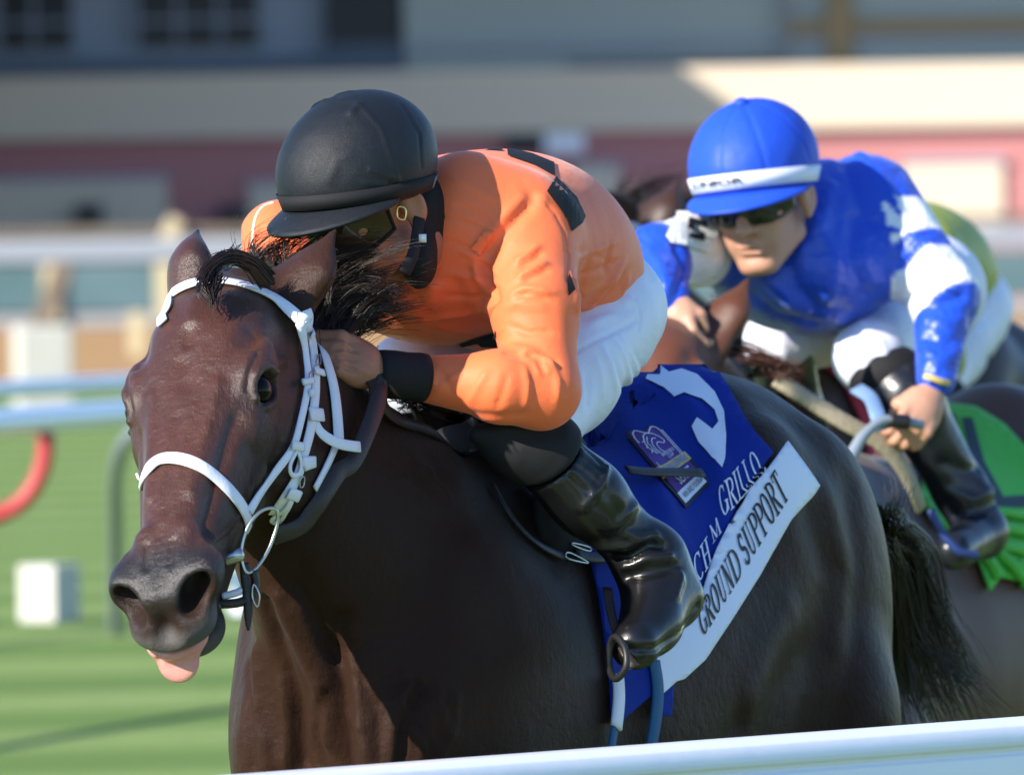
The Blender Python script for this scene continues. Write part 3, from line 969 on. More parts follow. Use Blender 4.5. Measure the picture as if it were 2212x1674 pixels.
def head_strokes(S, H):
    def L(pts, q):
        out = [S.near(H(p[0], q * p[1], p[2]))[0] for p in pts]
        return smooth_path(np.array(out), 6 * len(out)) if len(out) > 1 else np.array(out)
    st = []
    for q in (1, -1):
        st += [(L([(0.192, 0.104, -0.046), (0.202, 0.104, -0.026), (0.228, 0.101, -0.018), (0.254, 0.098, -0.030)], q), 0.0055, 0.0062),     # upper lid
               (L([(0.196, 0.104, -0.060), (0.222, 0.103, -0.068), (0.253, 0.098, -0.052)], q), 0.0038, 0.0058),                           # lower lid
               (L([(0.192, 0.096, -0.010), (0.222, 0.094, -0.003), (0.252, 0.090, -0.012)], q), -0.0035, 0.0060),
               (L([(0.150, 0.082, -0.022), (0.172, 0.082, -0.018)], q), -0.0110, 0.0190),                                                   # temple hollow
               (L([(0.198, 0.094, -0.040), (0.165, 0.097, -0.060), (0.130, 0.095, -0.085)], q), 0.0050, 0.0110),                            # arch
               (L([(0.250, 0.050, 0.004), (0.330, 0.042, -0.004), (0.430, 0.032, -0.010)], q), 0.0030, 0.0110),                             # nasal edge
               (L([(0.290, 0.066, -0.030), (0.380, 0.056, -0.034), (0.480, 0.046, -0.040)], q), -0.0050, 0.0130),
               (L([(0.255, 0.080, -0.088), (0.300, 0.074, -0.090), (0.370, 0.062, -0.090)], q), 0.0042, 0.0090),                            # facial crest
               (L([(0.300, 0.070, -0.115), (0.360, 0.064, -0.104), (0.430, 0.056, -0.085), (0.480, 0.050, -0.060)], q), 0.0022, 0.0042),     # vein
               (L([(0.360, 0.064, -0.104), (0.420, 0.058, -0.115), (0.470, 0.050, -0.115)], q), 0.0018, 0.0040),
               (L([(0.265, 0.088, -0.110), (0.300, 0.078, -0.150), (0.290, 0.070, -0.190)], q), -0.0060, 0.0140),                           # masseter edge
               (L([(0.500, 0.050, -0.112), (0.540, 0.052, -0.116)], q), -0.0045, 0.0060),                                                   # mouth corner
               (L([(0.480, 0.040, -0.030), (0.520, 0.046, -0.040), (0.550, 0.062, -0.040)], q), 0.0030, 0.0060),
               (L([(0.515, 0.020, -0.020), (0.550, 0.018, -0.030)], q), -0.0025, 0.0060),
               (L([(0.500, 0.060, -0.062), (0.530, 0.066, -0.080)], q), -0.0030, 0.0070)]
    st += [(L([(0.150, 0, 0.02), (0.175, 0, 0.02)], 1), -0.0030, 0.0100), (L([(0.21, 0, 0.02), (0.24, 0.004, 0.02)], 1), -0.0030, 0.0180),
           (L([(0.09, 0.0, 0.02), (0.135, 0, 0.02)], 1), 0.0035, 0.0160), (L([(0.30, 0, 0), (0.46, 0, -0.01)], 1), -0.0015, 0.0100),
           (L([(0.585, 0.0, -0.10), (0.60, 0, -0.105)], 1), -0.0020, 0.0050)]
    return st

SKH.press([(p_, a_ * 1.25, w_) for p_, a_, w_ in head_strokes(SKH, H1)])
rs0 = np.random.RandomState(31)
veins = []
for (u0, v0, u1, v1) in ((900, 1480, 960, 1640), (930, 1470, 990, 1600), (860, 1500, 900, 1610), (800, 1460, 830, 1560), (985, 1500, 940, 1600), (880, 1560, 930, 1640), (690, 1480, 660, 1600), (600, 1400, 630, 1560), (760, 1540, 800, 1640), (560, 1500, 575, 1640), (860, 1020, 960, 1130), (900, 980, 980, 1080)):
    n_ = 5; pl = [(u0 + (u1 - u0) * i / n_ + rs0.normal() * 9, v0 + (v1 - v0) * i / n_ + rs0.normal() * 6) for i in range(n_ + 1)]
    veins.append((pl, 0.0045, 0.0075, 1))
veins += [([(575, 1300), (600, 1400), (640, 1520), (655, 1660)], -0.012, 0.012), ([(600, 1290), (640, 1390), (690, 1480), (705, 1600)], 0.009, 0.012), ([(640, 1260), (690, 1350), (722, 1430)], -0.012, 0.010),
          ([(560, 1400), (560, 1500), (575, 1660)], 0.008, 0.012), ([(535, 1440), (540, 1540), (548, 1660)], -0.007, 0.010), ([(760, 1440), (775, 1540), (800, 1660)], 0.010, 0.012), ([(790, 1470), (820, 1540), (830, 1640)], -0.009, 0.009),
          ([(700, 1500), (690, 1580), (700, 1660)], -0.008, 0.010), ([(615, 1470), (622, 1560), (618, 1660)], 0.006, 0.008)]
SKB.press(veins + [([(742, 1340), (738, 1420), (742, 1500), (748, 1600), (750, 1668)], -0.020, 0.016),            # groove between the breast muscles
           ([(655, 1225), (700, 1320), (716, 1400)], -0.010, 0.014), ([(640, 1320), (690, 1460), (720, 1600)], 0.006, 0.018),
           ([(610, 1380), (650, 1500), (660, 1640)], -0.007, 0.020), ([(560, 1420), (580, 1520), (600, 1640)], 0.005, 0.020),
           ([(800, 1420), (790, 1520), (800, 1640)], 0.008, 0.022), ([(880, 1490), (850, 1570), (842, 1660)], 0.012, 0.014),
           ([(905, 1480), (870, 1560), (858, 1660)], -0.012, 0.010), ([(770, 1400), (776, 1460)], -0.006, 0.008),
           ([(945, 1500), (920, 1580), (900, 1660)], 0.004, 0.008), ([(980, 1500), (985, 1560), (950, 1640)], 0.004, 0.006),
           ([(820, 1500), (845, 1470), (870, 1450)], 0.003, 0.005), ([(830, 1530), (860, 1500), (890, 1480)], 0.003, 0.005),
           ([(1760, 1120), (1800, 1250), (1770, 1380), (1700, 1480), (1660, 1600)], -0.011, 0.045),         # stifle fold
           ([(1835, 1050), (1855, 1200), (1845, 1400), (1800, 1600)], -0.006, 0.030), ([(1790, 1080), (1822, 1230), (1800, 1380)], 0.008, 0.040),
           ([(1620, 1500), (1660, 1400), (1700, 1330)], 0.008, 0.040), ([(1600, 1560), (1560, 1640)], -0.010, 0.03)])
ha = to_head(H1, SKH.V)
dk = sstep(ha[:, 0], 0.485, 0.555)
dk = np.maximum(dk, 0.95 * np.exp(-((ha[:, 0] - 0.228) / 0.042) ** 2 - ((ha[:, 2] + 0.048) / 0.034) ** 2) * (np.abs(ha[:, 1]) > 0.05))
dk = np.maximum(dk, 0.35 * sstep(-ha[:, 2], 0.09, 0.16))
dk = np.maximum(dk, 0.6 * np.exp(-(ha[:, 1] / 0.02) ** 2) * sstep(-ha[:, 0], -0.10, -0.06))
for q_ in EARS:
    bb, tt = P(*q_[0]), P(*q_[2]); t_ = ((SKH.V - bb) @ (tt - bb)) / ((tt - bb) @ (tt - bb)); r_ = np.linalg.norm(SKH.V - bb - t_[:, None] * (tt - bb), axis=1)
    ins = np.clip(SKH.N @ unit(q_[3]), 0, 1)
    dk = np.maximum(dk, (r_ < 0.07) * np.clip(sstep(t_, 0.80, 1.0) + 0.9 * ins ** 0.5 * sstep(t_, 0.1, 0.3), 0, 1))
horse = thing('horse', 'dark bay racehorse in a white bridle, nearest to the camera, tongue hanging out', 'horse', B1.o)
nH = len(SKH.V)
bodyV = np.concatenate([SKH.V, SKB.V]); bodyF = np.concatenate([SKH.F, SKB.F + nH])
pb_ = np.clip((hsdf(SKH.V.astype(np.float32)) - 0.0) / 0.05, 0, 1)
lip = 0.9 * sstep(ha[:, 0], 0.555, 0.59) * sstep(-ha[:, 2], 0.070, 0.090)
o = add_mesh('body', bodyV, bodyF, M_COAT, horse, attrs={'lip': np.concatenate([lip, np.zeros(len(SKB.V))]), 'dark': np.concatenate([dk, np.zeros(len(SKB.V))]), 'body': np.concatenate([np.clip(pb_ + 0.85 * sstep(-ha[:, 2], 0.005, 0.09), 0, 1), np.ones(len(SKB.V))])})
for q in (1, -1):
    c = H1(0.226, q * 0.0790, -0.043)
    V, F = nets(ell(c, (0.0285,) * 3), c - 0.034, c + 0.034, 0.003, smooth=2)
    e = add_mesh('eye', V, F, M_EYE, horse)
# ears
# tongue
tf = union([rcone(H1(0.53, 0.000, -0.126), H1(0.588, -0.010, -0.126), 0.028, 0.036, H1.R[2], 0.30),
            rcone(H1(0.588, -0.010, -0.126), H1(0.606, -0.014, -0.146), 0.036, 0.032, unit(0.75 * H1.R[0] + 0.65 * H1.R[2]), 0.34)], 0.016)
c = H1(0.59, -0.006, -0.14)
V, F = nets(tf, c - 0.08, c + 0.08, 0.0026, smooth=3)
TS = Skin(V, F)
TS.press([([(340, 1375), (344, 1425)], -0.005, 0.0055), ([(375, 1385), (372, 1415)], 0.002, 0.008)])
add_mesh('tongue', TS.V, TS.F, M_TONGUE, horse)

def guided(guides, n, spread0, spread1, jit, npts=12, seed=1, clump=1, cr=0.0025, ln0=0.55):
    """strands scattered round guide curves given as picture points with distance; clump strands share a path"""
    rs = np.random.RandomState(seed); out = []
    G = [smooth_path(np.array([P(*q) for q in g]), npts) for g in guides]
    t = np.linspace(0, 1, npts)[:, None]
    for i in range(n):
        k = rs.randint(len(G)); g = G[k]
        if len(G) > 1:
            k2 = min(k + 1, len(G) - 1); w = rs.rand(); g = g * (1 - w) + G[k2] * w
        o0 = rs.normal(size=3) * spread0; o1 = rs.normal(size=3) * spread1
        ph = rs.rand(3) * 6.28; fr = 3 + rs.rand(3) * 4
        wav = np.sin(t * fr + ph) * jit * t
        ln = ln0 + (1 - ln0) * rs.rand()
        base = g + o0 * (1 - t) + o1 * t + wav
        for c in range(clump):
            q = rs.normal(size=3) * cr; ph = rs.rand(3) * 6.28
            p = base + q * (0.5 + 1.1 * t ** 2 + 0.8 * (1 - t)) + np.sin(t * 5 + ph) * cr * 0.8 * t
            l2 = ln * (0.75 + 0.25 * rs.rand())
            x = np.linspace(0, l2, npts) * (npts - 1); i0 = np.minimum(x.astype(int), npts - 2); f = (x - i0)[:, None]
            out.append(p[i0] * (1 - f) + p[i0 + 1] * f)
    return out

MANE = [[(590, 640, 13.88), (556, 590, 13.90), (545, 548, 13.92), (590, 515, 13.93), (660, 505, 13.94)],
        [(625, 660, 13.90), (600, 580, 13.92), (630, 540, 13.93), (700, 512, 13.94), (770, 500, 13.95)],
        [(660, 670, 13.92), (670, 600, 13.93), (715, 560, 13.94), (785, 540, 13.95), (860, 545, 13.95)],
        [(690, 690, 13.93), (710, 640, 13.94), (765, 600, 13.95), (835, 585, 13.95), (910, 590, 13.95)],
        [(700, 715, 13.94), (735, 670, 13.95), (795, 635, 13.96), (865, 618, 13.96), (940, 610, 13.95)],
        [(700, 735, 13.95), (735, 705, 13.96), (785, 680, 13.96), (845, 660, 13.96), (900, 655, 13.96)]]
pm = guided(MANE, 120, 0.016, 0.022, 0.011, seed=3, clump=16, cr=0.0026, npts=16, ln0=0.42)
pm += guided(MANE, 170, 0.018, 0.030, 0.016, seed=13, clump=2, cr=0.004, npts=16, ln0=0.5)
V, F = hair_strands(pm, 0.00075, 0.00020)
add_mesh('mane', V, F, M_HAIR, horse)
# mane lying on the far crest and forelock knot
FORE_L = [[(575, 606, 13.70), (545, 572, 13.69), (500, 556, 13.68), (462, 570, 13.66), (438, 600, 13.64), (432, 632, 13.62)]]
pa = guided(FORE_L, 330, 0.0048, 0.0035, 0.002, seed=5, npts=14, ln0=0.8)
pa += guided([[(480, 565, 13.69), (487, 548, 13.70), (498, 530, 13.70)], [(490, 562, 13.69), (505, 545, 13.70), (520, 538, 13.70)]], 60, 0.004, 0.006, 0.002, seed=6)
pa += guided([[(436, 605, 13.64), (430, 625, 13.62), (452, 648, 13.61), (458, 668, 13.61)], [(470, 596, 13.66), (462, 626, 13.63), (458, 668, 13.61)]], 90, 0.005, 0.002, 0.001, seed=7, ln0=0.8)
V, F = hair_strands(pa, 0.0012, 0.0004)
add_mesh('forelock', V, F, M_HAIR, horse)
CREST = [[(840, 850, 14.10), (870, 862, 14.06), (900, 880, 14.04), (930, 900, 14.03)], [(880, 850, 14.12), (900, 850, 14.08), (940, 872, 14.06), (990, 890, 14.06)]]
V, F = hair_strands(guided(CREST, 160, 0.012, 0.012, 0.005, seed=8), 0.0011, 0.0004)
add_mesh('mane', V, F, M_HAIR, horse)
# tail
TAIL = [[(1885, 1130, 15.35), (1915, 1180, 15.45), (1935, 1320, 15.55), (1985, 1460, 15.62), (2060, 1580, 15.66)],
        [(1885, 1150, 15.35), (1905, 1240, 15.42), (1900, 1380, 15.50), (1930, 1500, 15.55), (1960, 1620, 15.58)],
        [(1890, 1140, 15.38), (1950, 1200, 15.5), (1990, 1340, 15.6), (2040, 1450, 15.68), (2110, 1560, 15.72)]]
pa = guided(TAIL, 90, 0.016, 0.045, 0.03, npts=18, seed=9, clump=18, cr=0.006)
pa += guided([[(1890, 1150, 15.35), (1915, 1110, 15.4), (1925, 1060, 15.42), (1910, 1050, 15.42)], [(1900, 1150, 15.35), (1945, 1100, 15.42), (1950, 1060, 15.45), (1960, 1045, 15.45)]], 40, 0.010, 0.02, 0.006, npts=10, seed=10)
V, F = hair_strands(pa, 0.0013, 0.0004)
add_mesh('tail', V, F, M_HAIR, horse)
dock = smooth_path(np.array([B1(1.42, 0, 1.47), B1(1.54, 0.01, 1.47), B1(1.62, 0.0, 1.38), B1(1.66, -0.02, 1.24)]), 12)
V, F = tube(dock, np.linspace(0.042, 0.016, 12), 10)
add_mesh('tail_dock', V, F, M_COAT, horse, attrs={'lip': np.zeros(len(V)), 'dark': np.ones(len(V)), 'body': np.ones(len(V))})
# ------------------------------------------------------------------ jockeys: shared head, helmet, hand
class Local:
    """local frame: x forward, y left, z up"""
    def __init__(self, o, fwd, left, s=1.0):
        f = unit(fwd); l = np.asarray(left, float); l = unit(l - f * (l @ f)); self.R = np.array([f, l, np.cross(f, l)]); self.o = np.asarray(o, float); self.s = s
    def __call__(self, x, y, z):
        return self.o + self.s * (np.array([x, y, z]) @ self.R)
    def ell(self, c, r, tilt=None):
        return ell(self(*c), np.array(r) * self.s, self.R if tilt is None else tilt @ self.R)
    def rc(self, a, b, ra, rb, n=None, s=1.0):
        return rcone(self(*a), self(*b), ra * self.s, rb * self.s, None if n is None else np.array(n) @ self.R, s)

def face_sdf(K, neck_to=(-0.06, 0, -0.17)):
    fs = [K.ell((0, 0, 0.03), (0.095, 0.074, 0.095)), K.ell((0.045, 0, -0.035), (0.052, 0.058, 0.075)),
          K.ell((0.078, 0, -0.100), (0.022, 0.028, 0.018)), K.ell((0.083, 0, 0.026), (0.018, 0.048, 0.014)),
          K.rc((-0.03, 0, -0.06), neck_to, 0.058, 0.064)]
    for q in (1, -1):
        fs += [K.rc((0.01, q * 0.052, -0.070), (0.070, q * 0.018, -0.102), 0.020, 0.016), K.ell((0.066, q * 0.042, -0.012), (0.026, 0.024, 0.020)),
               K.ell((0.070, q * 0.027, -0.055), (0.024, 0.021, 0.030))]
    f = union(fs, 0.022)
    nose = union([K.rc((0.090, 0, 0.014), (0.119, 0, -0.027), 0.0085, 0.0125), K.ell((0.104, 0.013, -0.031), (0.010, 0.008, 0.008)), K.ell((0.104, -0.013, -0.031), (0.010, 0.008, 0.008))], 0.008)
    lips = union([K.rc((0.096, -0.018, -0.062), (0.102, 0, -0.059), 0.005, 0.0065), K.rc((0.102, 0, -0.059), (0.096, 0.018, -0.062), 0.0065, 0.005),
                  K.rc((0.094, -0.015, -0.073), (0.098, 0.015, -0.073), 0.006, 0.006)], 0.004)
    ears = []
    for q in (1, -1):
        e = K.ell((-0.012, q * 0.080, -0.016), (0.021, 0.010, 0.033), rx('c', -q * 20) @ rx('b', 10))
        e = carve(e, K.ell((-0.006, q * 0.092, -0.012), (0.012, 0.008, 0.021)), 0.005)
        ears.append(union([e, K.ell((-0.008, q * 0.078, -0.044), (0.010, 0.007, 0.010))], 0.006))
    sock = [K.ell((0.102, q * 0.032, 0.006), (0.014, 0.018, 0.011)) for q in (1, -1)]
    mouth = K.rc((0.107, -0.017, -0.0675), (0.107, 0.017, -0.0675), 0.0052, 0.0052)
    def g(p):
        v = smin(f(p), nose(p), 0.012)
        for s in sock: v = smax(v, -s(p), 0.010)
        v = smin(v, lips(p), 0.005)
        v = smax(v, -mouth(p), 0.003)
        for e in ears: v = smin(v, e(p), 0.006)
        return v
    return g

HEL_C, HEL_R, RIM = (-0.006, 0, 0.055), (0.138, 0.110, 0.108), 0.000
def helmet_sdf(K, grow=0.0, drop=0.0):
    e = K.ell(HEL_C, tuple(r + grow for r in HEL_R))
    n = unit(np.array([-0.30, 0, 1.0]) @ K.R); o = K(0.0, 0, RIM - drop)
    o32, n32 = o.astype(np.float32), n.astype(np.float32)
    return lambda p: smax(e(p), -((p - o32) @ n32), 0.012)

def visor_mesh(K, drop=0.030, out=0.050):
    V = []; nu, nv = 40, 8
    for lay in (0, 1):
        for j in range(nv):
            t = j / (nv - 1)
            for i in range(nu):
                a = -1.28 + 2.56 * i / (nu - 1)
                w = math.cos(a / 1.28 * math.pi / 2) ** 0.7
                rx_, ry_ = 0.134 + t * out * w, 0.108 + t * out * 0.55 * w
                x, y = math.cos(a) * rx_ - 0.006, math.sin(a) * ry_
                z = RIM + 0.006 + 0.30 * math.cos(a) * 0.128 - t * drop * w * (0.75 + 0.25 * t) - 0.0045 * lay
                V.append(K(x, y, z))
    F = []; n = nu * nv
    for j in range(nv - 1):
        for i in range(nu - 1):
            a = j * nu + i
            F.append([a, a + nu, a + nu + 1, a + 1]); F.append([n + a, n + a + 1, n + a + nu + 1, n + a + nu])
    for i in range(nu - 1):
        a = (nv - 1) * nu + i; F.append([a, n + a, n + a + 1, a + 1]); F.append([i, i + 1, n + i + 1, n + i])
    return np.array(V), F

def band_mesh(K, z0, z1, grow, a0, a1, n=60, tilt=-0.30, thick=0.0014):
    """strip round the helmet between two heights over the rim; angles from the front, left positive"""
    V = []
    for i in range(n):
        a = a0 + (a1 - a0) * i / (n - 1)
        for z in (z0, z1):
            for g in (grow, grow + thick):
                ca, sa = math.cos(a), math.sin(a)
                k = 0.0
                # point on the ellipsoid at this bearing where height over the rim plane equals z
                lo, hi = -1.2, 1.5
                for it in range(24):
                    m = 0.5 * (lo + hi)
                    x = HEL_C[0] + (HEL_R[0] + g) * ca * math.cos(m); y = (HEL_R[1] + g) * sa * math.cos(m); zz = HEL_C[2] + (HEL_R[2] + g) * math.sin(m)
                    h = (zz - RIM) + tilt * x
                    if h < z: lo = m
                    else: hi = m
                V.append(K(x, y, zz))
    F = []
    for i in range(n - 1):
        a = i * 4; b = a + 4
        F += [[a + 1, b + 1, b + 3, a + 3], [a, a + 2, b + 2, b], [a + 2, a + 3, b + 3, b + 2], [a, b, b + 1, a + 1]]
    F += [[0, 1, 3, 2], [n * 4 - 4, n * 4 - 2, n * 4 - 1, n * 4 - 3]]
    return np.array(V), F

def goggles_mesh(K, w=1.15, z0=-0.024, z1=0.022):
    V = []; nu, nv = 36, 8
    for lay in (0, 1):
        for j in range(nv):
            t = j / (nv - 1)
            for i in range(nu):
                s = 2 * i / (nu - 1) - 1; a = s * w
                lowcut = 0.012 * math.exp(-(s / 0.16) ** 2) * (1 - t)           # over the nose
                taper = 1 - 0.45 * max(0, abs(s) - 0.55) / 0.45
                zz = (z0 + lowcut) * taper * (1 - t) + z1 * taper * t - 0.004 * abs(s) ** 2
                r = 0.122 - 0.003 * lay - 0.30 * (zz - 0.0) ** 2 / 0.05
                V.append(K(math.cos(a) * r * 0.94, math.sin(a) * 0.088 * (1.0 if lay == 0 else 0.97), zz))
    F = []; n = nu * nv
    for j in range(nv - 1):
        for i in range(nu - 1):
            a = j * nu + i
            F.append([a, a + 1, a + nu + 1, a + nu]); F.append([n + a, n + a + nu, n + a + nu + 1, n + a + 1])
    for i in range(nu - 1):
        for a in (i, (nv - 1) * nu + i): F.append([a, n + a, n + a + 1, a + 1] if a < nu else [a, a + 1, n + a + 1, n + a])
    for j in range(nv - 1):
        a = j * nu; F.append([a, a + nu, n + a + nu, n + a]); a = j * nu + nu - 1; F.append([a, n + a, n + a + nu, a + nu])
    return np.array(V), F

def hand_sdf(wrist, palm, side, back, curl=1.0, r=0.0088):
    """fist: wrist -> knuckles along palm axis; side = towards the thumb, back = back of the hand normal"""
    w = np.asarray(wrist, float); p = np.asarray(palm, float)
    f = unit(p - w); s = unit(np.asarray(side) - f * (np.asarray(side) @ f)); b = unit(np.cross(f, s)) ; b = b if b @ np.asarray(back) > 0 else -b
    fs = [rcone(w, w + f * 0.035, 0.026, 0.029, b, 0.75), ell(w + f * 0.060, (0.044, 0.039, 0.016), np.array([f, s, b]))]
    ln = (0.036, 0.042, 0.039, 0.030)
    hand = union(fs, 0.02)
    fingers = []
    for i in range(4):
        k = w + f * (0.092 - 0.004 * abs(i - 1.3)) + s * (0.028 - 0.0185 * i) + b * 0.004
        a1, a2, a3 = 0.9 * curl, 1.9 * curl, 2.75 * curl
        d1 = f * math.cos(a1) - b * math.sin(a1); d2 = f * math.cos(a2) - b * math.sin(a2); d3 = f * math.cos(a3) - b * math.sin(a3)
        L = ln[i]; q1 = k + d1 * L; q2 = q1 + d2 * L * 0.72; q3 = q2 + d3 * L * 0.5
        fingers.append(union([rcone(k - f * 0.02, k, r * 1.05, r * 1.12), rcone(k, q1, r * 1.12, r), rcone(q1, q2, r, r * 0.92), rcone(q2, q3, r * 0.92, r * 0.8)], 0.004))
    t0 = w + f * 0.028 + s * 0.026 - b * 0.006; t1 = t0 + f * 0.030 + s * 0.016 - b * 0.012; t2 = t1 + f * 0.024 - s * 0.008 - b * 0.014
    thumb = union([rcone(t0, t1, 0.013, 0.0105), rcone(t1, t2, 0.0105, 0.0085)], 0.004)
    def g(p_):
        v = hand(p_)
        for q in fingers: v = smin(v, q(p_), 0.005)
        return smin(v, thumb(p_), 0.010)
    return g, w + f * 0.05

def skin_of(f, lo, hi, h, smooth=3):
    V, F = nets(f, np.minimum(lo, hi), np.maximum(lo, hi), h * QUICK, smooth=smooth)
    return Skin(V, F)

M_SKIN = mat('tanned_skin', (0.36, 0.155, 0.095), rough=0.48, spec=0.4, sss=0.15, noise=(40.0, 0.35, (0.28, 0.11, 0.07)), bump=[(300.0, 0.0005, 3.0)])
M_SKIN2 = mat('fair_skin', (0.50, 0.27, 0.18), rough=0.48, spec=0.4, sss=0.15, noise=(40.0, 0.35, (0.46, 0.20, 0.14)), bump=[(300.0, 0.0005, 3.0)])
M_ORANGE = mat('orange_silks', (0.88, 0.170, 0.058), rough=0.55, spec=0.35, sheen=0.15, noise=(7.0, 0.15, (0.82, 0.148, 0.050)), bump=[(11.0, 0.0050, 2.0, (1.0, 1.0, 0.5)), (34.0, 0.0016, 3.0, (1.0, 0.5, 1.0)), (900.0, 0.0003, 1.0)])
M_BLACKCLOTH = mat('black_cloth', (0.010, 0.010, 0.012), rough=0.75, spec=0.3, bump=[(1200.0, 0.0003, 1.0)])
M_COVER = mat('black_helmet_cover', (0.006, 0.008, 0.012), rough=0.48, spec=0.30, bump=[(1100.0, 0.0006, 1.0), (22.0, 0.0020, 2.0)], noise=(420.0, 0.5, (0.016, 0.019, 0.024)))
M_WHITE = mat('white_breeches', (0.74, 0.75, 0.88), rough=0.55, spec=0.35, bump=[(10.0, 0.004, 2.0), (40.0, 0.0024, 3.0, (1.0, 0.35, 1.0), (0.4, 0.5, 0.3)), (900.0, 0.0002, 1.0)])
M_BOOT = mat('black_patent_boot', (0.006, 0.006, 0.007), rough=0.29, spec=0.42, coat=0.12, coatr=0.15, bump=[(14.0, 0.0014, 2.0), (90.0, 0.0004, 2.0)])
M_LENS = mat('goggle_lens', (0.045, 0.020, 0.012), rough=0.07, spec=0.4)
M_GOLD = mat('brass', (0.75, 0.55, 0.22), rough=0.3, metal=1.0)
M_WPLASTIC = mat('white_plastic', (0.8, 0.8, 0.78), rough=0.4)
M_GREYBAND = mat('grey_elastic', (0.16, 0.17, 0.19), rough=0.6)

# ------------------------------------------------------------------ leading jockey
J1 = thing('person', 'jockey in orange and black silks with black helmet crouched low on the leading horse', 'person', B1(0.6, 0, 1.5))
# jersey
d1 = {'chest': P(1010, 532, 14.27), 'mid': P(1122, 548, 14.42), 'waist': P(1195, 598, 14.56), 'hip': P(1325, 690, 14.50)}
TF = unit(d1['chest'] - d1['waist']); TL = B1.l
RT = frame(TF, TL)
sh = P(1128, 505, 14.15); el_ = P(1168, 842, 14.00); wr = P(912, 818, 13.99)
rsh = P(790, 540, 14.38); rel = P(604, 520, 14.24); rwr = P(660, 700, 14.02)
jf = union([ell(d1['chest'], (0.19, 0.185, 0.138), RT), ell(d1['mid'], (0.20, 0.172, 0.155), RT), ell(d1['waist'], (0.135, 0.135, 0.125), RT),
            ell(P(900, 598, 14.20), (0.11, 0.13, 0.088), RT), ell(P(1010, 440, 14.12), (0.060, 0.060, 0.070))], 0.08)
arm = union([rcone(sh, P(1155, 660, 14.05), 0.088, 0.062), rcone(P(1155, 660, 14.05), el_, 0.062, 0.056)], 0.03)
fore = union([rcone(el_, P(1080, 835, 13.97), 0.056, 0.052), rcone(P(1080, 835, 13.97), wr, 0.052, 0.034)], 0.02)
rarm = union([rcone(rsh, rel, 0.085, 0.058), rcone(rel, rwr, 0.056, 0.040)], 0.02)
neckhole = ell(P(890, 500, 14.16), (0.07, 0.07, 0.07))
def jersey(p):
    v = smin(jf(p), arm(p), 0.05)
    v = smin(v, rarm(p), 0.05)
    return smin(v, fore(p), 0.022)
SJ = skin_of(jersey, P(500, 260, 13.80), P(1470, 960, 15.0), 0.0044)
def Z4(*q): return [((900 + a / 2.3917) / 1.0158, (300 + b / 2.3917) / 1.0158) for a, b in q]
fold = [(Z4((640, 330), (560, 420), (470, 520), (400, 640), (400, 750), (440, 850)), -0.010, 0.012), (Z4((690, 330), (600, 330), (530, 400), (430, 520)), 0.006, 0.010),
        (Z4((540, 668), (610, 625), (690, 562)), 0.0060, 0.0060, 1), (Z4((560, 690), (640, 650), (700, 600)), -0.0050, 0.0060, 1),
        (Z4((545, 750), (640, 700), (735, 650)), 0.0060, 0.0060, 1), (Z4((580, 775), (660, 725), (740, 690)), -0.0045, 0.0060, 1),
        (Z4((500, 850), (600, 800), (750, 815)), 0.0060, 0.0070, 1), (Z4((470, 900), (560, 880), (740, 900)), 0.0030, 0.0080, 1), (Z4((520, 830), (620, 825), (740, 850)), -0.0040, 0.0060, 1),
        (Z4((560, 1140), (650, 1130), (720, 1170), (770, 1220)), 0.0060, 0.0060, 1), (Z4((620, 1150), (690, 1190), (740, 1260)), 0.0050, 0.0060, 1),
        (Z4((590, 1155), (650, 1200), (690, 1270)), 0.0040, 0.0060, 1), (Z4((640, 1135), (720, 1150), (790, 1200)), -0.0050, 0.0050, 1), (Z4((600, 1135), (670, 1175), (715, 1250)), -0.0040, 0.0050, 1),
        (Z4((480, 1130), (560, 1150), (600, 1180)), -0.0045, 0.0070, 1), (Z4((520, 1100), (600, 1115), (640, 1130)), 0.004, 0.008, 1),
        (Z4((60, 1150), (110, 1250), (130, 1330)), 0.0030, 0.0050, 1), (Z4((100, 1160), (180, 1260), (220, 1350)), -0.0025, 0.0060, 1),
        (Z4((330, 640), (370, 760), (450, 860)), 0.0060, 0.0080, 1), (Z4((360, 640), (400, 760), (455, 830)), -0.0060, 0.0070, 1), (Z4((290, 700), (330, 850), (420, 950)), 0.0040, 0.012, 1),
        (Z4((1150, 640), (1060, 740), (1000, 820), (930, 900)), 0.0060, 0.010, 1), (Z4((1140, 700), (1060, 800), (960, 910)), -0.0060, 0.010, 1), (Z4((1160, 720), (1100, 830), (1000, 920)), 0.0050, 0.010, 1),
        (Z4((1050, 540), (1040, 640), (1020, 740)), -0.0040, 0.010, 1), (Z4((860, 720), (880, 850), (870, 940)), 0.005, 0.012, 1), (Z4((950, 620), (900, 760), (880, 900)), -0.004, 0.014, 1),
        (Z4((820, 595), (930, 610), (1050, 650)), -0.0020, 0.0030), (Z4((125, 405), (260, 440), (420, 500)), -0.0022, 0.0028), (Z4((130, 550), (230, 555), (330, 600), (380, 600)), -0.0022, 0.0028),
        (Z4((690, 330), (760, 400), (810, 500), (830, 620), (825, 760)), -0.0020, 0.0030),
        (Z4((130, 740), (90, 850), (10, 960)), 0.0090, 0.014, 1), (Z4((20, 800), (60, 880), (110, 970)), -0.0060, 0.012, 1), (Z4((0, 940), (150, 1000), (330, 1040)), 0.004, 0.015, 1),
        (Z4((30, 1400), (250, 1450), (480, 1470), (700, 1450)), -0.003, 0.010, 1)]
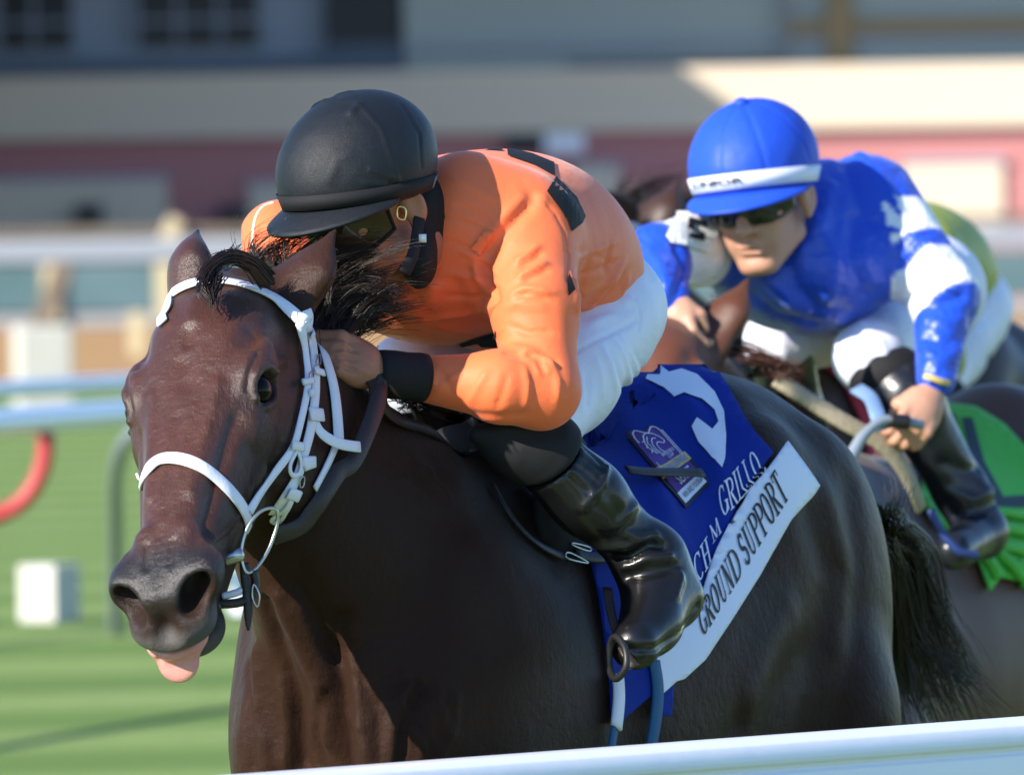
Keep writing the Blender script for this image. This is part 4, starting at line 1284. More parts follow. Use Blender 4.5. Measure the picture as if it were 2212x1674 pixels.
fold += [([(1085, 600), (1040, 560), (985, 540)], 0.0035, 0.005, 1), ([(1090, 620), (1030, 600), (960, 590)], 0.0040, 0.005, 1), ([(1085, 640), (1020, 640), (950, 640)], -0.0035, 0.005, 1), ([(1075, 660), (1000, 680), (920, 690)], 0.0040, 0.006, 1),
         ([(1240, 560), (1290, 540), (1340, 520)], 0.0035, 0.005, 1), ([(1240, 600), (1300, 580), (1350, 560)], -0.0040, 0.005, 1), ([(1235, 650), (1290, 620), (1350, 590)], 0.0045, 0.006, 1), ([(1230, 690), (1280, 660), (1340, 620)], -0.0035, 0.005, 1),
         ([(960, 380), (1020, 400), (1080, 440)], 0.0025, 0.006, 1), ([(970, 440), (1030, 460), (1080, 500)], -0.0025, 0.005, 1), ([(1000, 800), (960, 830), (935, 855)], 0.003, 0.005, 1), ([(1060, 790), (1030, 840), (1010, 880)], 0.0030, 0.006, 1), ([(1100, 800), (1085, 850), (1070, 890)], -0.0030, 0.005, 1),
         ([(1130, 780), (1140, 830), (1135, 890)], 0.0040, 0.006, 1), ([(1180, 760), (1205, 820), (1205, 880)], 0.0035, 0.006, 1), ([(1090, 700), (1140, 720), (1200, 715)], -0.0035, 0.005, 1), ([(1100, 660), (1150, 640), (1210, 630)], 0.003, 0.005, 1)]
SJ.press(fold)
jer = add_mesh('jersey', SJ.V, SJ.F, M_ORANGE, J1)
def Sj(u, v): return SJ.at(u, v)
for pg in ([(975, 312), (1060, 311), (1090, 318), (1090, 322), (985, 323)],
           [(1096, 320), (1150, 334), (1196, 353), (1198, 382), (1150, 356), (1096, 338)],
           [(1200, 383), (1244, 427), (1263, 468), (1256, 482), (1233, 501), (1226, 476), (1180, 415)],
           [(1229, 592), (1241, 626), (1226, 640), (1224, 610)],
           [(990, 742), (1050, 722), (1072, 714), (1072, 748), (1040, 748), (1030, 740), (1000, 748)]):
    V, F = patch(pg, 9, Sj, 0.0022)
    add_mesh('applique', V, F, M_BLACKCLOTH, jer, smooth=False)
V, F = patch(Z4((315, 590), (395, 485), (440, 500), (365, 628)), 9, Sj, 0.003, 0.002)
add_mesh('tab', V, F, M_ORANGE, jer)
# white piping on the far cuff beside the helmet
pts = [SJ.at(u, v)[0] for u, v in ((546, 560), (545, 530), (548, 490), (556, 462), (572, 444), (592, 438))]
V, F = tube(smooth_path(pts, 20), 0.0022, 6)
add_mesh('sleeve_piping', V, F, M_WPLASTIC, jer)
# breeches
hp = P(1285, 700, 14.48); kn = P(1150, 945, 14.08); bt = P(1245, 668, 14.60)
RTh = frame(kn - hp, TL)
rh_ = P(1215, 720, 14.74); rk = P(885, 815, 14.44)
bf = union([ell(bt, (0.125, 0.145, 0.115), RT), rcone(hp, P(1215, 815, 14.28), 0.100, 0.078), rcone(P(1215, 815, 14.28), kn, 0.078, 0.060),
            rcone(rh_, P(1040, 790, 14.6), 0.105, 0.088), rcone(P(1040, 790, 14.6), rk, 0.088, 0.070)], 0.05)
SP = skin_of(bf, P(800, 520, 13.9), P(1540, 1060, 15.05), 0.0050)
SP.press([(Z4((860, 1130), (950, 1080), (1100, 1010), (1190, 960)), -0.0030, 0.0035), (Z4((1180, 850), (1210, 940), (1200, 1010)), -0.0030, 0.0040),
          (Z4((1000, 1100), (1050, 1200), (1080, 1330), (1060, 1420)), 0.0050, 0.007, 1), (Z4((1060, 1060), (1120, 1160), (1150, 1280), (1130, 1380)), 0.0055, 0.007, 1),
          (Z4((1090, 1040), (1160, 1130), (1200, 1230), (1190, 1320)), 0.0050, 0.007, 1), (Z4((1030, 1080), (1085, 1180), (1115, 1300), (1100, 1400)), -0.0050, 0.007, 1),
          (Z4((1110, 1050), (1180, 1160), (1220, 1260)), -0.0045, 0.007, 1), (Z4((960, 1130), (1000, 1250), (1010, 1400)), 0.0035, 0.009, 1), (Z4((930, 1000), (1000, 960), (1090, 930)), 0.004, 0.009, 1),
          (Z4((880, 1200), (900, 1320), (890, 1460)), 0.004, 0.010, 1), (Z4((920, 1220), (940, 1340), (930, 1450)), -0.004, 0.009, 1), (Z4((1100, 870), (1160, 860), (1200, 900)), 0.004, 0.008, 1)])
add_mesh('breeches', SP.V, SP.F, M_WHITE, J1)
# boots
def boot(knee, calf, ank, heel, toe, name, h=0.0055, r=1.0, front=None):
    sole = unit(np.cross(toe - heel, TL))
    f = union([rcone(knee, calf, 0.054 * r, 0.052 * r), rcone(calf, ank, 0.052 * r, 0.044 * r), rcone(ank, heel, 0.044 * r, 0.040 * r),
               rcone(heel, toe, 0.042 * r, 0.038 * r), rcone(ank, 0.45 * heel + 0.55 * toe, 0.046 * r, 0.040 * r)], 0.035)
    return f
bfn = boot(P(1165, 975, 14.06), P(1270, 1075, 14.10), P(1405, 1210, 14.16), P(1450, 1290, 14.17), P(1372, 1392, 14.03), 'boot')
kneecap = union([rcone(P(1105, 958, 14.04), P(1180, 970, 14.07), 0.040, 0.056), rcone(P(1035, 938, 14.02), P(1105, 958, 14.04), 0.014, 0.040)], 0.03)
# matte knee piece and patent shaft
def split(f, o, n, gap=0.0):
    o = np.asarray(o, np.float32); n = np.asarray(unit(n), np.float32)
    return lambda p: smax(f(p), ((p - o) @ n) + gap, 0.006)
cut_o = P(1228, 985, 14.05); cut_n = unit(P(1228, 985, 14.05) - P(1300, 1075, 14.10))
S1 = skin_of(split(bfn, cut_o, cut_n), P(1120, 880, 13.85), P(1560, 1500, 14.35), 0.0050)
def Z5(*q): return [((950 + a / 2.5754) / 1.0158, (850 + b / 2.5754) / 1.0158) for a, b in q]
S1.press([(Z5((1090, 830), (1180, 850), (1260, 840)), 0.006, 0.008), (Z5((1000, 960), (1120, 960), (1220, 880), (1300, 900)), -0.010, 0.010), (Z5((1080, 1020), (1200, 960), (1330, 950)), 0.008, 0.009),
          (Z5((1100, 1060), (1250, 1040), (1390, 1010)), -0.008, 0.009), (Z5((1390, 1000), (1400, 1080), (1370, 1180)), 0.006, 0.008), (Z5((960, 900), (1080, 900), (1200, 870)), 0.007, 0.010),
          (Z5((1080, 1480), (1250, 1480), (1400, 1390), (1500, 1230)), -0.006, 0.006), (Z5((1030, 780), (1100, 720), (1150, 660)), 0.004, 0.008), (Z5((940, 520), (1000, 620), (1060, 720)), -0.003, 0.012),
          (Z5((760, 410), (850, 470), (930, 540)), -0.003, 0.004), (Z5((720, 460), (800, 530), (880, 600)), -0.003, 0.004), (Z5((800, 380), (880, 440), (950, 500)), -0.003, 0.004), (Z5((830, 320), (900, 380), (960, 440)), -0.003, 0.004),
          (Z5((980, 450), (960, 540), (880, 640), (840, 690)), 0.005, 0.006)])
boot1 = add_mesh('boot', S1.V, S1.F, M_BOOT, J1)
S1k = skin_of(split(union([bfn, kneecap], 0.03), cut_o, -cut_n, 0.004), P(980, 860, 13.85), P(1320, 1080, 14.25), 0.0055)
S1k.press([(Z5((200, 270), (400, 230), (640, 200)), 0.004, 0.012), (Z5((420, 300), (560, 260), (700, 260)), -0.003, 0.012)])
add_mesh('knee_pad', S1k.V, S1k.F, M_BLACKCLOTH, J1)
S1r = skin_of(union([rcone(rk, P(930, 960, 14.52), 0.070, 0.055), rcone(P(930, 960, 14.52), P(1010, 1230, 14.62), 0.055, 0.042), rcone(P(1010, 1230, 14.62), P(960, 1300, 14.5), 0.042, 0.038)], 0.03),
              P(780, 760, 14.25), P(1100, 1380, 14.8), 0.008)
add_mesh('boot', S1r.V, S1r.F, M_BOOT, J1)
# cuff and hand
c0 = P(917, 816, 13.975); c1 = P(812, 806, 13.945)
V, F = tube(smooth_path([c0, 0.5 * (c0 + c1), c1], 9), [0.036, 0.0368, 0.036, 0.0355, 0.036, 0.0365, 0.0362, 0.0358, 0.0345], 28)
CU = np.array(V)
add_mesh('cuff', CU, F, M_BLACKCLOTH, J1)
hf, hc = hand_sdf(P(826, 808, 13.945), P(735, 768, 13.90), (-0.25, 0.1, 0.9), (0.15, -1.0, 0.1), curl=0.95)
SHd = skin_of(hf, hc - 0.09, hc + 0.09, 0.0026)
SHd.press([([(722, 772), (745, 772), (768, 778)], -0.0030, 0.0030), ([(722, 794), (745, 796), (768, 800)], -0.0030, 0.0030), ([(726, 752), (745, 752), (762, 758)], -0.0028, 0.0030), ([(742, 742), (744, 752)], 0.003, 0.004), ([(738, 762), (742, 764)], 0.0035, 0.0045), ([(736, 784), (740, 786)], 0.0035, 0.0045), ([(770, 765), (800, 790)], 0.0015, 0.003), ([(760, 790), (800, 810)], 0.0012, 0.003), ([(755, 740), (770, 760)], -0.002, 0.004)])
hand = add_mesh('hand', SHd.V, SHd.F, M_SKIN, J1)
hf2, hc2 = hand_sdf(P(660, 705, 14.02), P(690, 770, 13.98), (0.6, -0.5, 0.6), (-0.8, 0.1, 0.2), curl=0.95)
S2 = skin_of(hf2, hc2 - 0.09, hc2 + 0.09, 0.004)
add_mesh('hand', S2.V, S2.F, M_SKIN, J1)
# head, helmet, goggles
K1 = Local(P(790, 434, 14.02), (-0.61, -0.67, -0.42), (0.75, -0.66, 0.02), 1.0)
SF = skin_of(face_sdf(K1, (-0.045, 0.0, -0.09)), K1.o - 0.2, K1.o + 0.2, 0.0036)
add_mesh('head', SF.V, SF.F, M_SKIN, J1)
SHm = skin_of(helmet_sdf(K1), K1.o - 0.22, K1.o + 0.26, 0.0042)
def Z3(*q): return [((540 + a / 2.79) / 1.0158, (180 + b / 2.79) / 1.0158) for a, b in q]
SHm.press([(Z3((410, 130), (560, 110), (690, 135), (830, 290), (930, 600)), 0.0016, 0.0045), (Z3((690, 135), (640, 190)), 0.003, 0.006), (Z3((560, 70), (640, 60)), 0.002, 0.005),
           (Z3((720, 620), (860, 630)), 0.0018, 0.004), (Z3((760, 540), (930, 600)), 0.0018, 0.004), (Z3((400, 150), (440, 130), (540, 100)), 0.002, 0.004),
           (Z3((510, 600), (560, 480), (640, 440)), 0.0012, 0.008), (Z3((960, 150), (1060, 320), (1075, 520)), -0.0016, 0.004)])
helm = add_mesh('helmet', SHm.V, SHm.F, M_COVER, J1)
V, F = visor_mesh(K1, 0.016, 0.052); add_mesh('visor', V, F, M_COVER, helm)
V, F = band_mesh(K1, 0.006, 0.030, 0.0015, -1.6, 2.4); add_mesh('band', V, F, M_BLACKCLOTH, helm)
V, F = band_mesh(K1, 0.008, 0.026, 0.003, 2.05, 2.40, 20); add_mesh('reflective_band', V, F, M_GREYBAND, helm)
V, F = goggles_mesh(K1, 1.2, -0.046, 0.034); gog = add_mesh('goggles', V, F, M_LENS, J1)
GV = np.array(V)[:36 * 8].reshape(8, 36, 3); rim = np.concatenate([GV[0], GV[1:, -1], GV[-1, ::-1][1:], GV[::-1, 0][1:-1]])
V, F = tube(rim, 0.0026, 6, closed=True); add_mesh('frame', V, F, M_BLACKCLOTH, gog)
V, F = band_mesh(K1, -0.030, -0.012, -0.022, 0.95, 1.75, 24); add_mesh('strap', V, F, M_BLACKCLOTH, gog)
b0 = SHm.at(868, 461)[0]
bk = [P(860, 448, 13.93), P(876, 452, 13.93), P(874, 474, 13.93), P(859, 470, 13.93)]
V, F = tube(smooth_path(bk, 24, closed=True), 0.0016, 6, closed=True); add_mesh('buckle', V, F, M_GOLD, gog)
# chin strap and black neck warmer
st = [P(906, 470, 13.98), P(900, 510, 13.97), P(892, 550, 13.95), P(874, 590, 13.94)]
nn = [(0.5, -0.85, 0)] * 14
V, F = ribbon(smooth_path(st, 14), nn, 0.020, 0.003); add_mesh('chin_strap', V, F, M_BLACKCLOTH, helm)
V, F = box(P(913, 515, 13.955), (0.011, 0.004, 0.012), rx('a', 10)); add_mesh('strap_tag', V, F, M_WPLASTIC, helm)
nk = union([rcone(K1(-0.075, 0.0, -0.05), P(925, 550, 14.14), 0.064, 0.070), ell(P(905, 560, 14.03), (0.028, 0.035, 0.045))], 0.03)
SN = skin_of(nk, P(780, 380, 13.9), P(1080, 720, 14.35), 0.006)
add_mesh('neck_warmer', SN.V, SN.F, M_BLACKCLOTH, J1)
# ------------------------------------------------------------------ tack of the leading horse
M_WSTRAP = mat('white_strap', (0.75, 0.76, 0.87), rough=0.5, spec=0.35, bump=[(260.0, 0.0006, 2.0), (1800.0, 0.0002, 1.0)], noise=(60.0, 0.12, (0.60, 0.58, 0.62)))
M_LEATHER = mat('dark_leather', (0.022, 0.014, 0.012), rough=0.42, spec=0.45, bump=[(300.0, 0.0008, 3.0)], noise=(14.0, 0.4, (0.040, 0.026, 0.024)))
M_STEEL = mat('steel', (0.50, 0.50, 0.49), rough=0.30, metal=1.0, noise=(80.0, 0.4, (0.40, 0.39, 0.37)))
M_RUBBER = mat('black_rubber', (0.010, 0.010, 0.011), rough=0.5)
M_CLOTH = mat('royal_blue_cloth', (0.007, 0.028, 0.26), rough=0.75, spec=0.15, bump=[(1300.0, 0.0003, 1.0), (30.0, 0.001, 2.0)], noise=(12.0, 0.2, (0.006, 0.021, 0.20)))
M_WPRINT = mat('white_print', (0.72, 0.75, 0.88), rough=0.6)
M_BPRINT = mat('black_print', (0.012, 0.012, 0.018), rough=0.6)
M_PURPLE = mat('purple_print', (0.075, 0.022, 0.230), rough=0.6)
M_GOLDP = mat('gold_print', (0.58, 0.44, 0.15), rough=0.6)
M_BLUEP = mat('blue_print', (0.10, 0.22, 0.60), rough=0.6)
M_BLUEWEB = mat('blue_webbing', (0.008, 0.085, 0.20), rough=0.65, bump=[(600.0, 0.0005, 1.0)])
M_LBLUE = mat('light_blue_pad', (0.02, 0.20, 0.48), rough=0.7)
M_FOAM = mat('grey_foam', (0.42, 0.43, 0.46), rough=0.6, bump=[(90.0, 0.003, 3.0)])

def Z1(*q): return [((220 + a / 2.79) / 1.0158, (480 + b / 2.79) / 1.0158) for a, b in q]
def Z2(*q): return [((220 + a / 2.79) / 1.0158, (980 + b / 2.79) / 1.0158) for a, b in q]
def Z6(*q): return [((1300 + a / 2.0929) / 1.0158, (800 + b / 2.0925) / 1.0158) for a, b in q]
def Z8(*q): return [((700 + a / 4.185) / 1.0158, (700 + b / 4.185) / 1.0158) for a, b in q]

SKA = Skin(bodyV, bodyF)      # whole animal

def strap(S, uv, width, thick, off=None, n=None, lift=None, sm=2, face=0.0):
    """flat strap lying on surface S along picture points"""
    path = smooth_path(np.array([(u, v, 0) for u, v in uv], float), n or max(10, int(sum(np.hypot(uv[i + 1][0] - uv[i][0], uv[i + 1][1] - uv[i][1]) for i in range(len(uv) - 1)) / 9)))
    pts, nor = [], []
    for q in path:
        p, nn = S.at(q[0], q[1]); pts.append(p); nor.append(nn)
    pts = np.array(pts); nor = np.array(nor)
    for k in range(sm):
        nor[1:-1] = (nor[:-2] + nor[1:-1] * 2 + nor[2:]) / 4; pts[1:-1] = (pts[:-2] + pts[1:-1] * 2 + pts[2:]) / 4
    nor /= np.linalg.norm(nor, axis=1)[:, None]
    ntrue = nor
    if face: nor = np.array([unit(x * (1 - face) - ray(u, v) * face) for x, (u, v) in zip(nor, path[:, :2])])
    o = (off if off is not None else thick * 0.8) + (0 if lift is None else np.interp(np.linspace(0, 1, len(pts)), np.linspace(0, 1, len(lift)), lift)[:, None])
    pts = pts + ntrue * o
    return ribbon(pts, nor, width, thick), pts, nor

bridle = thing('bridle', 'white race bridle with wide noseband on the leading dark bay horse', 'bridle', H1(0.3, 0, 0.02))
(V, F), _, _ = strap(SKH, Z1((392, 650), (384, 600), (388, 550), (430, 480), (520, 425), (610, 400), (700, 392), (850, 412), (1000, 465), (1100, 522), (1200, 602), (1275, 670)), 0.0195, 0.004, off=0.005, sm=4)
add_mesh('browband', V, F, M_WSTRAP, bridle)
(V, F), _, _ = strap(SKH, Z2((222, 410), (226, 340), (250, 250), (290, 160), (350, 92), (430, 76), (520, 88), (620, 130), (720, 208), (800, 290), (860, 370), (890, 440), (892, 500)), 0.0215, 0.005, off=0.004, sm=4)
add_mesh('noseband', V, F, M_WSTRAP, bridle)
(V, F), _, _ = strap(SKH, Z2((214, 180), (212, 250), (216, 330), (224, 400)), 0.012, 0.004, off=0.004)
add_mesh('noseband_end', V, F, M_WSTRAP, bridle)
SP_ = [(Z1((1262, 640), (1275, 760), (1290, 900), (1294, 1000), (1290, 1100), (1275, 1220), (1255, 1330), (1222, 1440), (1196, 1540), (1165, 1610), (1120, 1690)) + Z2((1062, 390)), 0.0190, 'cheekpiece'),
       (Z1((1285, 660), (1330, 760), (1365, 880), (1400, 1000), (1420, 1120), (1432, 1250), (1438, 1360)), 0.0205, 'throat_strap'),
       (Z1((1212, 640), (1222, 760), (1240, 900), (1245, 960), (1240, 1060), (1215, 1180), (1185, 1300), (1150, 1410), (1060, 1530), (965, 1655)) + Z2((890, 395)), 0.0145, 'noseband_strap'),
       (Z1((1235, 640), (1262, 760), (1285, 880)), 0.011, 'headpiece_strap'),
       (Z1((1240, 570), (1262, 640), (1290, 700)), 0.022, 'browband_loop'),
       (Z1((1288, 1240), (1300, 1310), (1345, 1370), (1410, 1400), (1495, 1420)), 0.0165, 'strap_end')]
for uv, w, nm in SP_:
    lf = None if nm != 'strap_end' else [0.0, 0.004, 0.012, 0.018, 0.022]
    (V, F), _, _ = strap(SKA, uv, w, 0.0026, off=0.006 + 0.002 * random.random(), lift=lf, sm=4, face=0.3)
    add_mesh(nm, V, F, M_WSTRAP, bridle)
for uv, w in ((Z1((1255, 690), (1330, 700)), 0.013), (Z1((1195, 1010), (1260, 1000)), 0.010), (Z1((1270, 940), (1325, 960)), 0.012), (Z1((1240, 1080), (1262, 1070)), 0.012), (Z1((1240, 1200), (1320, 1210)), 0.020),
              (Z1((1130, 1385), (1200, 1400)), 0.014), (Z1((1210, 1510), (1270, 1490)), 0.016), (Z2((1120, 260), (1180, 290)), 0.018), (Z2((1195, 90), (1270, 90)), 0.016)):
    (V, F), _, _ = strap(SKA, uv, w, 0.004, off=0.012, n=8)
    add_mesh('keeper', V, F, M_WSTRAP, bridle)
for uv in (Z1((1165, 1420), (1125, 1500), (1135, 1560), (1180, 1555), (1192, 1490), (1170, 1420)), Z2((1140, 300), (1110, 360), (1050, 400), (1050, 430), (1090, 430), (1125, 370), (1145, 310))):
    (V, F), _, _ = strap(SKA, uv, 0.008, 0.004, off=0.010, n=26)
    add_mesh('loop', V, F, M_WSTRAP, bridle)
for uv in (Z1((1280, 880), (1300, 850), (1305, 900), (1280, 910)), Z1((1240, 960), (1262, 950), (1255, 1000), (1235, 990)), Z2((1180, 190), (1205, 180), (1200, 230), (1180, 235))):
    pts = [SKA.at(u, v)[0] + SKA.at(u, v)[1] * 0.012 for u, v in uv]
    V, F = tube(smooth_path(pts, 20, closed=True), 0.0013, 6, closed=True)
    add_mesh('buckle', V, F, M_STEEL, bridle)
# bit
def ringpts(uv, d): return [P(u, v, d + dd) for (u, v), dd in zip(uv, np.linspace(0, 0, len(uv)))]
rb = []
dm = float((SKA.at(520, 1150)[0] - CAM) @ AX_F)
for (u, v), dd in zip([(594, 1099), (566, 1103), (540, 1130), (524, 1170), (521, 1206), (532, 1236), (552, 1228), (574, 1198), (590, 1162), (600, 1124)], [0.0, -0.006, -0.014, -0.02, -0.024, -0.022, -0.012, -0.002, 0.006, 0.006]):
    rb.append(P(u, v, dm - 0.004 + dd))
bit = thing('bit', 'steel ring bit at the mouth of the leading dark bay horse', 'bit', np.mean(rb, 0))
V, F = tube(smooth_path(rb, 60, closed=True), 0.0028, 10, closed=True); add_mesh('ring', V, F, M_STEEL, bit)
V, F = tube(smooth_path([P(455, 1222, dm - 0.03), P(480, 1210, dm - 0.035), P(510, 1200, dm - 0.036), P(527, 1196, dm - 0.034)], 14), [0.006, 0.007, 0.0075, 0.008, 0.0085, 0.009, 0.0095, 0.010, 0.0105, 0.011, 0.011, 0.0105, 0.009, 0.005], 12)
add_mesh('mouthpiece', V, F, M_STEEL, bit)
ch = [P(455, 1303, dm - 0.030), P(490, 1304, dm - 0.030), P(520, 1300, dm - 0.026), P(543, 1288, dm - 0.02), P(552, 1262, dm - 0.016), P(548, 1232, dm - 0.016)]
V, F = tube(smooth_path(ch, 30), 0.0068, 8); add_mesh('chin_strap', V, F, M_LEATHER, bridle)
V, F = ribbon(smooth_path([P(528, 1215, dm - 0.02), P(530, 1250, dm - 0.024), P(536, 1300, dm - 0.028), P(536, 1362, dm - 0.03)], 16), [(0.1, -1, 0)] * 16, np.concatenate([np.full(12, 0.014), [0.013, 0.011, 0.008, 0.003]]), 0.004)
add_mesh('strap_end', V, F, M_LEATHER, bridle)
V, F = tube(smooth_path([P(548, 1262, dm - 0.03), P(560, 1285, dm - 0.03), P(556, 1310, dm - 0.03), P(545, 1290, dm - 0.03)], 24, closed=True), 0.0016, 6, closed=True); add_mesh('buckle', V, F, M_STEEL, bridle)
V, F = tube(smooth_path([P(480, 1288, dm - 0.025), P(510, 1280, dm - 0.025), P(530, 1270, dm - 0.02)], 10), 0.0055, 8); add_mesh('lip_cord', V, F, M_WSTRAP, bridle)
tf_ = union([rcone(P(455, 1320, dm - 0.045), P(448, 1350, dm - 0.045), 0.009, 0.012), rcone(P(448, 1350, dm - 0.045), P(450, 1378, dm - 0.045), 0.012, 0.009), rcone(P(455, 1320, dm - 0.045), P(470, 1312, dm - 0.045), 0.008, 0.005)], 0.01)
V, F = nets(tf_, np.minimum(P(420, 1410, dm - 0.08), P(490, 1290, dm)), np.maximum(P(420, 1410, dm - 0.08), P(490, 1290, dm)), 0.003)
o = add_mesh('mouth_foam', V, F, M_FOAM); tag(o, 'fleck of grey foam at the lip of the leading horse beside its tongue', 'foam')

# reins
rein = thing('reins', 'dark leather reins knotted on the neck of the leading horse', 'reins', B1(0.1, 0.15, 1.4))
(V, F), _, _ = strap(SKA, [(585, 1120)] + Z2((1190, 440), (1300, 330), (1420, 150)) + Z1((1480, 1520), (1560, 1330), (1605, 1170), (1585, 1060), (1520, 970)), 0.029, 0.005, off=0.012, lift=[0.02, 0.0, 0.0, 0.010, 0.020, 0.012], sm=6, face=0.6)
add_mesh('rein', V, F, M_LEATHER, rein)
(V, F), _, _ = strap(SKA, Z1((1436, 1370), (1400, 1460), (1350, 1560), (1300, 1650)), 0.014, 0.004, off=0.004, sm=4)
add_mesh('throat_end', V, F, M_WSTRAP, bridle)
(V, F), _, _ = strap(SKB, Z8((380, 640), (430, 780), (520, 880), (680, 975), (900, 1015), (1150, 1150), (1390, 1272), (1450, 1260)), 0.020, 0.005, off=0.008, lift=[0.035, 0.012, 0.0, 0.0, 0.01], sm=6, face=0.45)
add_mesh('rein', V, F, M_LEATHER, rein)
(V, F), _, _ = strap(SKB, Z8((400, 660), (500, 790), (640, 850), (900, 870), (1080, 930), (1250, 1060), (1400, 1210)), 0.016, 0.005, off=0.016, lift=[0.03, 0.02, 0.01, 0.01, 0.012], sm=6, face=0.45)
add_mesh('rein', V, F, M_LEATHER, rein)
def on(S, uv, off): 
    p, n = S.at(*uv); return p + n * off
kc = [on(SKB, q, o_) for q, o_ in zip(Z5((180, 400), (230, 340), (300, 310), (380, 360), (400, 430), (370, 500), (290, 520), (240, 470), (250, 390), (330, 400)), (0.055, 0.075, 0.085, 0.08, 0.075, 0.065, 0.055, 0.06, 0.09, 0.095))]
V, F = ribbon(smooth_path(kc, 60), [unit(B1.l * 0.7 + np.array([0, -0.4, 0.35]))] * 60, 0.030, 0.007); add_mesh('knot', V, F, M_LEATHER, rein)
V, F = ribbon(smooth_path([on(SKB, q, 0.085) for q in Z5((215, 400), (250, 340), (330, 345), (340, 420), (300, 480))], 24), [unit(B1.l + np.array([0, -0.5, 0.3]))] * 24, 0.034, 0.008); add_mesh('knot', V, F, M_LEATHER, rein)
(V, F), _, _ = strap(SKB, Z5((340, 540), (420, 630), (520, 700), (640, 740), (770, 765), (880, 800), (970, 870), (1000, 930), (970, 985), (860, 1000), (760, 965)), 0.019, 0.005, off=0.012, lift=[0.06, 0.03, 0.02, 0.03, 0.03, 0.012, 0.004], sm=4)
add_mesh('rein_tail', V, F, M_LEATHER, rein)
(V, F), _, _ = strap(SKB, Z5((320, 560), (400, 700), (500, 830), (600, 910), (720, 965)), 0.016, 0.004, off=0.006, sm=4)
add_mesh('rein_tail', V, F, M_LEATHER, rein)
for uv in (Z5((735, 915), (830, 940), (825, 960), (740, 930)), Z5((705, 965), (700, 1000), (810, 1025), (800, 1010))):
    V, F = tube(smooth_path([on(SKB, q, 0.02) for q in uv], 20, closed=True), 0.0016, 6, closed=True); add_mesh('buckle', V, F, M_STEEL, rein)

# saddle cloth
cloth_uv = [(1385, 720), (1440, 738), (1490, 752), (1530, 785), (1570, 846), (1618, 930), (1660, 985), (1600, 1065), (1540, 1190), (1500, 1290), (1450, 1420), (1440, 1546), (1412, 1548), (1400, 1500), (1330, 1560), (1312, 1560), (1306, 1450), (1285, 1290), (1262, 1190), (1215, 1090), (1130, 1020), (1160, 960), (1250, 860), (1330, 760)]
V, F = patch(cloth_uv, 16, lambda u, v: SKB.at(u, v), 0.010, 0.004)
class Cloth:
    def __init__(self, V, F):
        self.V = np.asarray(V); self.F = F
        self.bvh = BVHTree.FromPolygons([tuple(v) for v in self.V], F)
    def at(self, u, v):
        loc, nor, i, d = self.bvh.ray_cast(Vector(CAM), Vector(ray(u, v)))
        if loc is None:
            p, n = SKB.at(u, v); return p + n * 0.012, n
        n = np.array(nor); n = n if n @ ray(u, v) < 0 else -n
        return np.array(loc), n
def wave(V, strokes, N):
    D = np.zeros(len(V))
    for uv, amp, wid in strokes:
        pts = np.array([SKB.at(*q)[0] for q in uv]); d, t = polydist(V, pts); D += amp * np.exp(-(d / wid) ** 2)
    return V + N * D[:, None]
Nc = np.array([SKB.near(v)[1] for v in V])
V = wave(V, [(Z6((575, 480), (578, 640), (575, 780), (560, 900)), 0.014, 0.022), (Z6((545, 560), (540, 720), (520, 860)), -0.004, 0.014), (Z6((440, 200), (520, 380), (560, 560)), 0.010, 0.020),
             (Z6((60, 180), (160, 300), (250, 500), (300, 700)), 0.012, 0.030), (Z6((270, 620), (300, 760), (330, 860)), 0.010, 0.014), (Z6((150, 120), (300, 150), (420, 220)), 0.010, 0.022),
             (Z6((330, 700), (400, 850), (440, 980)), 0.008, 0.020), (Z6((700, 560), (820, 430)), 0.004, 0.03)], Nc)
cloth = thing('saddle_cloth', 'royal blue saddle cloth with white numeral and white name strip on the leading horse', 'saddle cloth', B1(0.8, 0.2, 1.3))
add_mesh('cloth', V, F, M_CLOTH, cloth)
CL = Cloth(V, F)
strip_uv = Z6((862, 375), (1000, 562), (940, 640), (875, 720), (730, 980), (600, 1180), (475, 1365), (380, 1450), (288, 1532), (284, 1350), (380, 1240), (470, 1120), (520, 960), (560, 860), (620, 740), (700, 590), (780, 490))
V, F = patch(strip_uv, 14, CL.at, 0.0060, 0.003)
nstrip = add_mesh('name_strip', V, F, M_WPRINT, cloth)
ST = Cloth(V, F)
num_uv = Z6((245, 70), (290, -10), (352, 40), (410, 25), (480, 50), (560, 130), (604, 220), (613, 330), (606, 420), (595, 476), (530, 405), (488, 360), (457, 290), (480, 248), (548, 302), (578, 268), (560, 212), (500, 162), (420, 135), (378, 152), (330, 112))
V, F = patch(num_uv, 14, CL.at, 0.003); add_mesh('numeral', V, F, M_WPRINT, cloth)

# letters drawn as thick and thin strokes with serifs; cell height 1
def _arc(cx, cy, rx_, ry_, a0, a1, n=14): return [(cx + rx_ * math.cos(math.radians(a0 + (a1 - a0) * i / n)), cy + ry_ * math.sin(math.radians(a0 + (a1 - a0) * i / n))) for i in range(n + 1)]
TK, TN = 0.135, 0.055
def vst(x, y0=0, y1=1, w=TK, sf=True):
    s = [([(x, y0), (x, y1)], w)]
    if sf: s += [([(x - w * 1.15, y0 + 0.02), (x + w * 1.15, y0 + 0.02)], TN), ([(x - w * 1.15, y1 - 0.02), (x + w * 1.15, y1 - 0.02)], TN)]
    return s
def half(x, y0, y1, r): 
    m, h = (y0 + y1) / 2, (y1 - y0) / 2
    return [([(x, y1 - 0.03), (x + r * 0.4, y1 - 0.03)], TN), ([(x, y0 + 0.03), (x + r * 0.4, y0 + 0.03)], TN), (_arc(x + r * 0.35, m, r * 0.62, h - 0.03, 90, -90), 'v')]
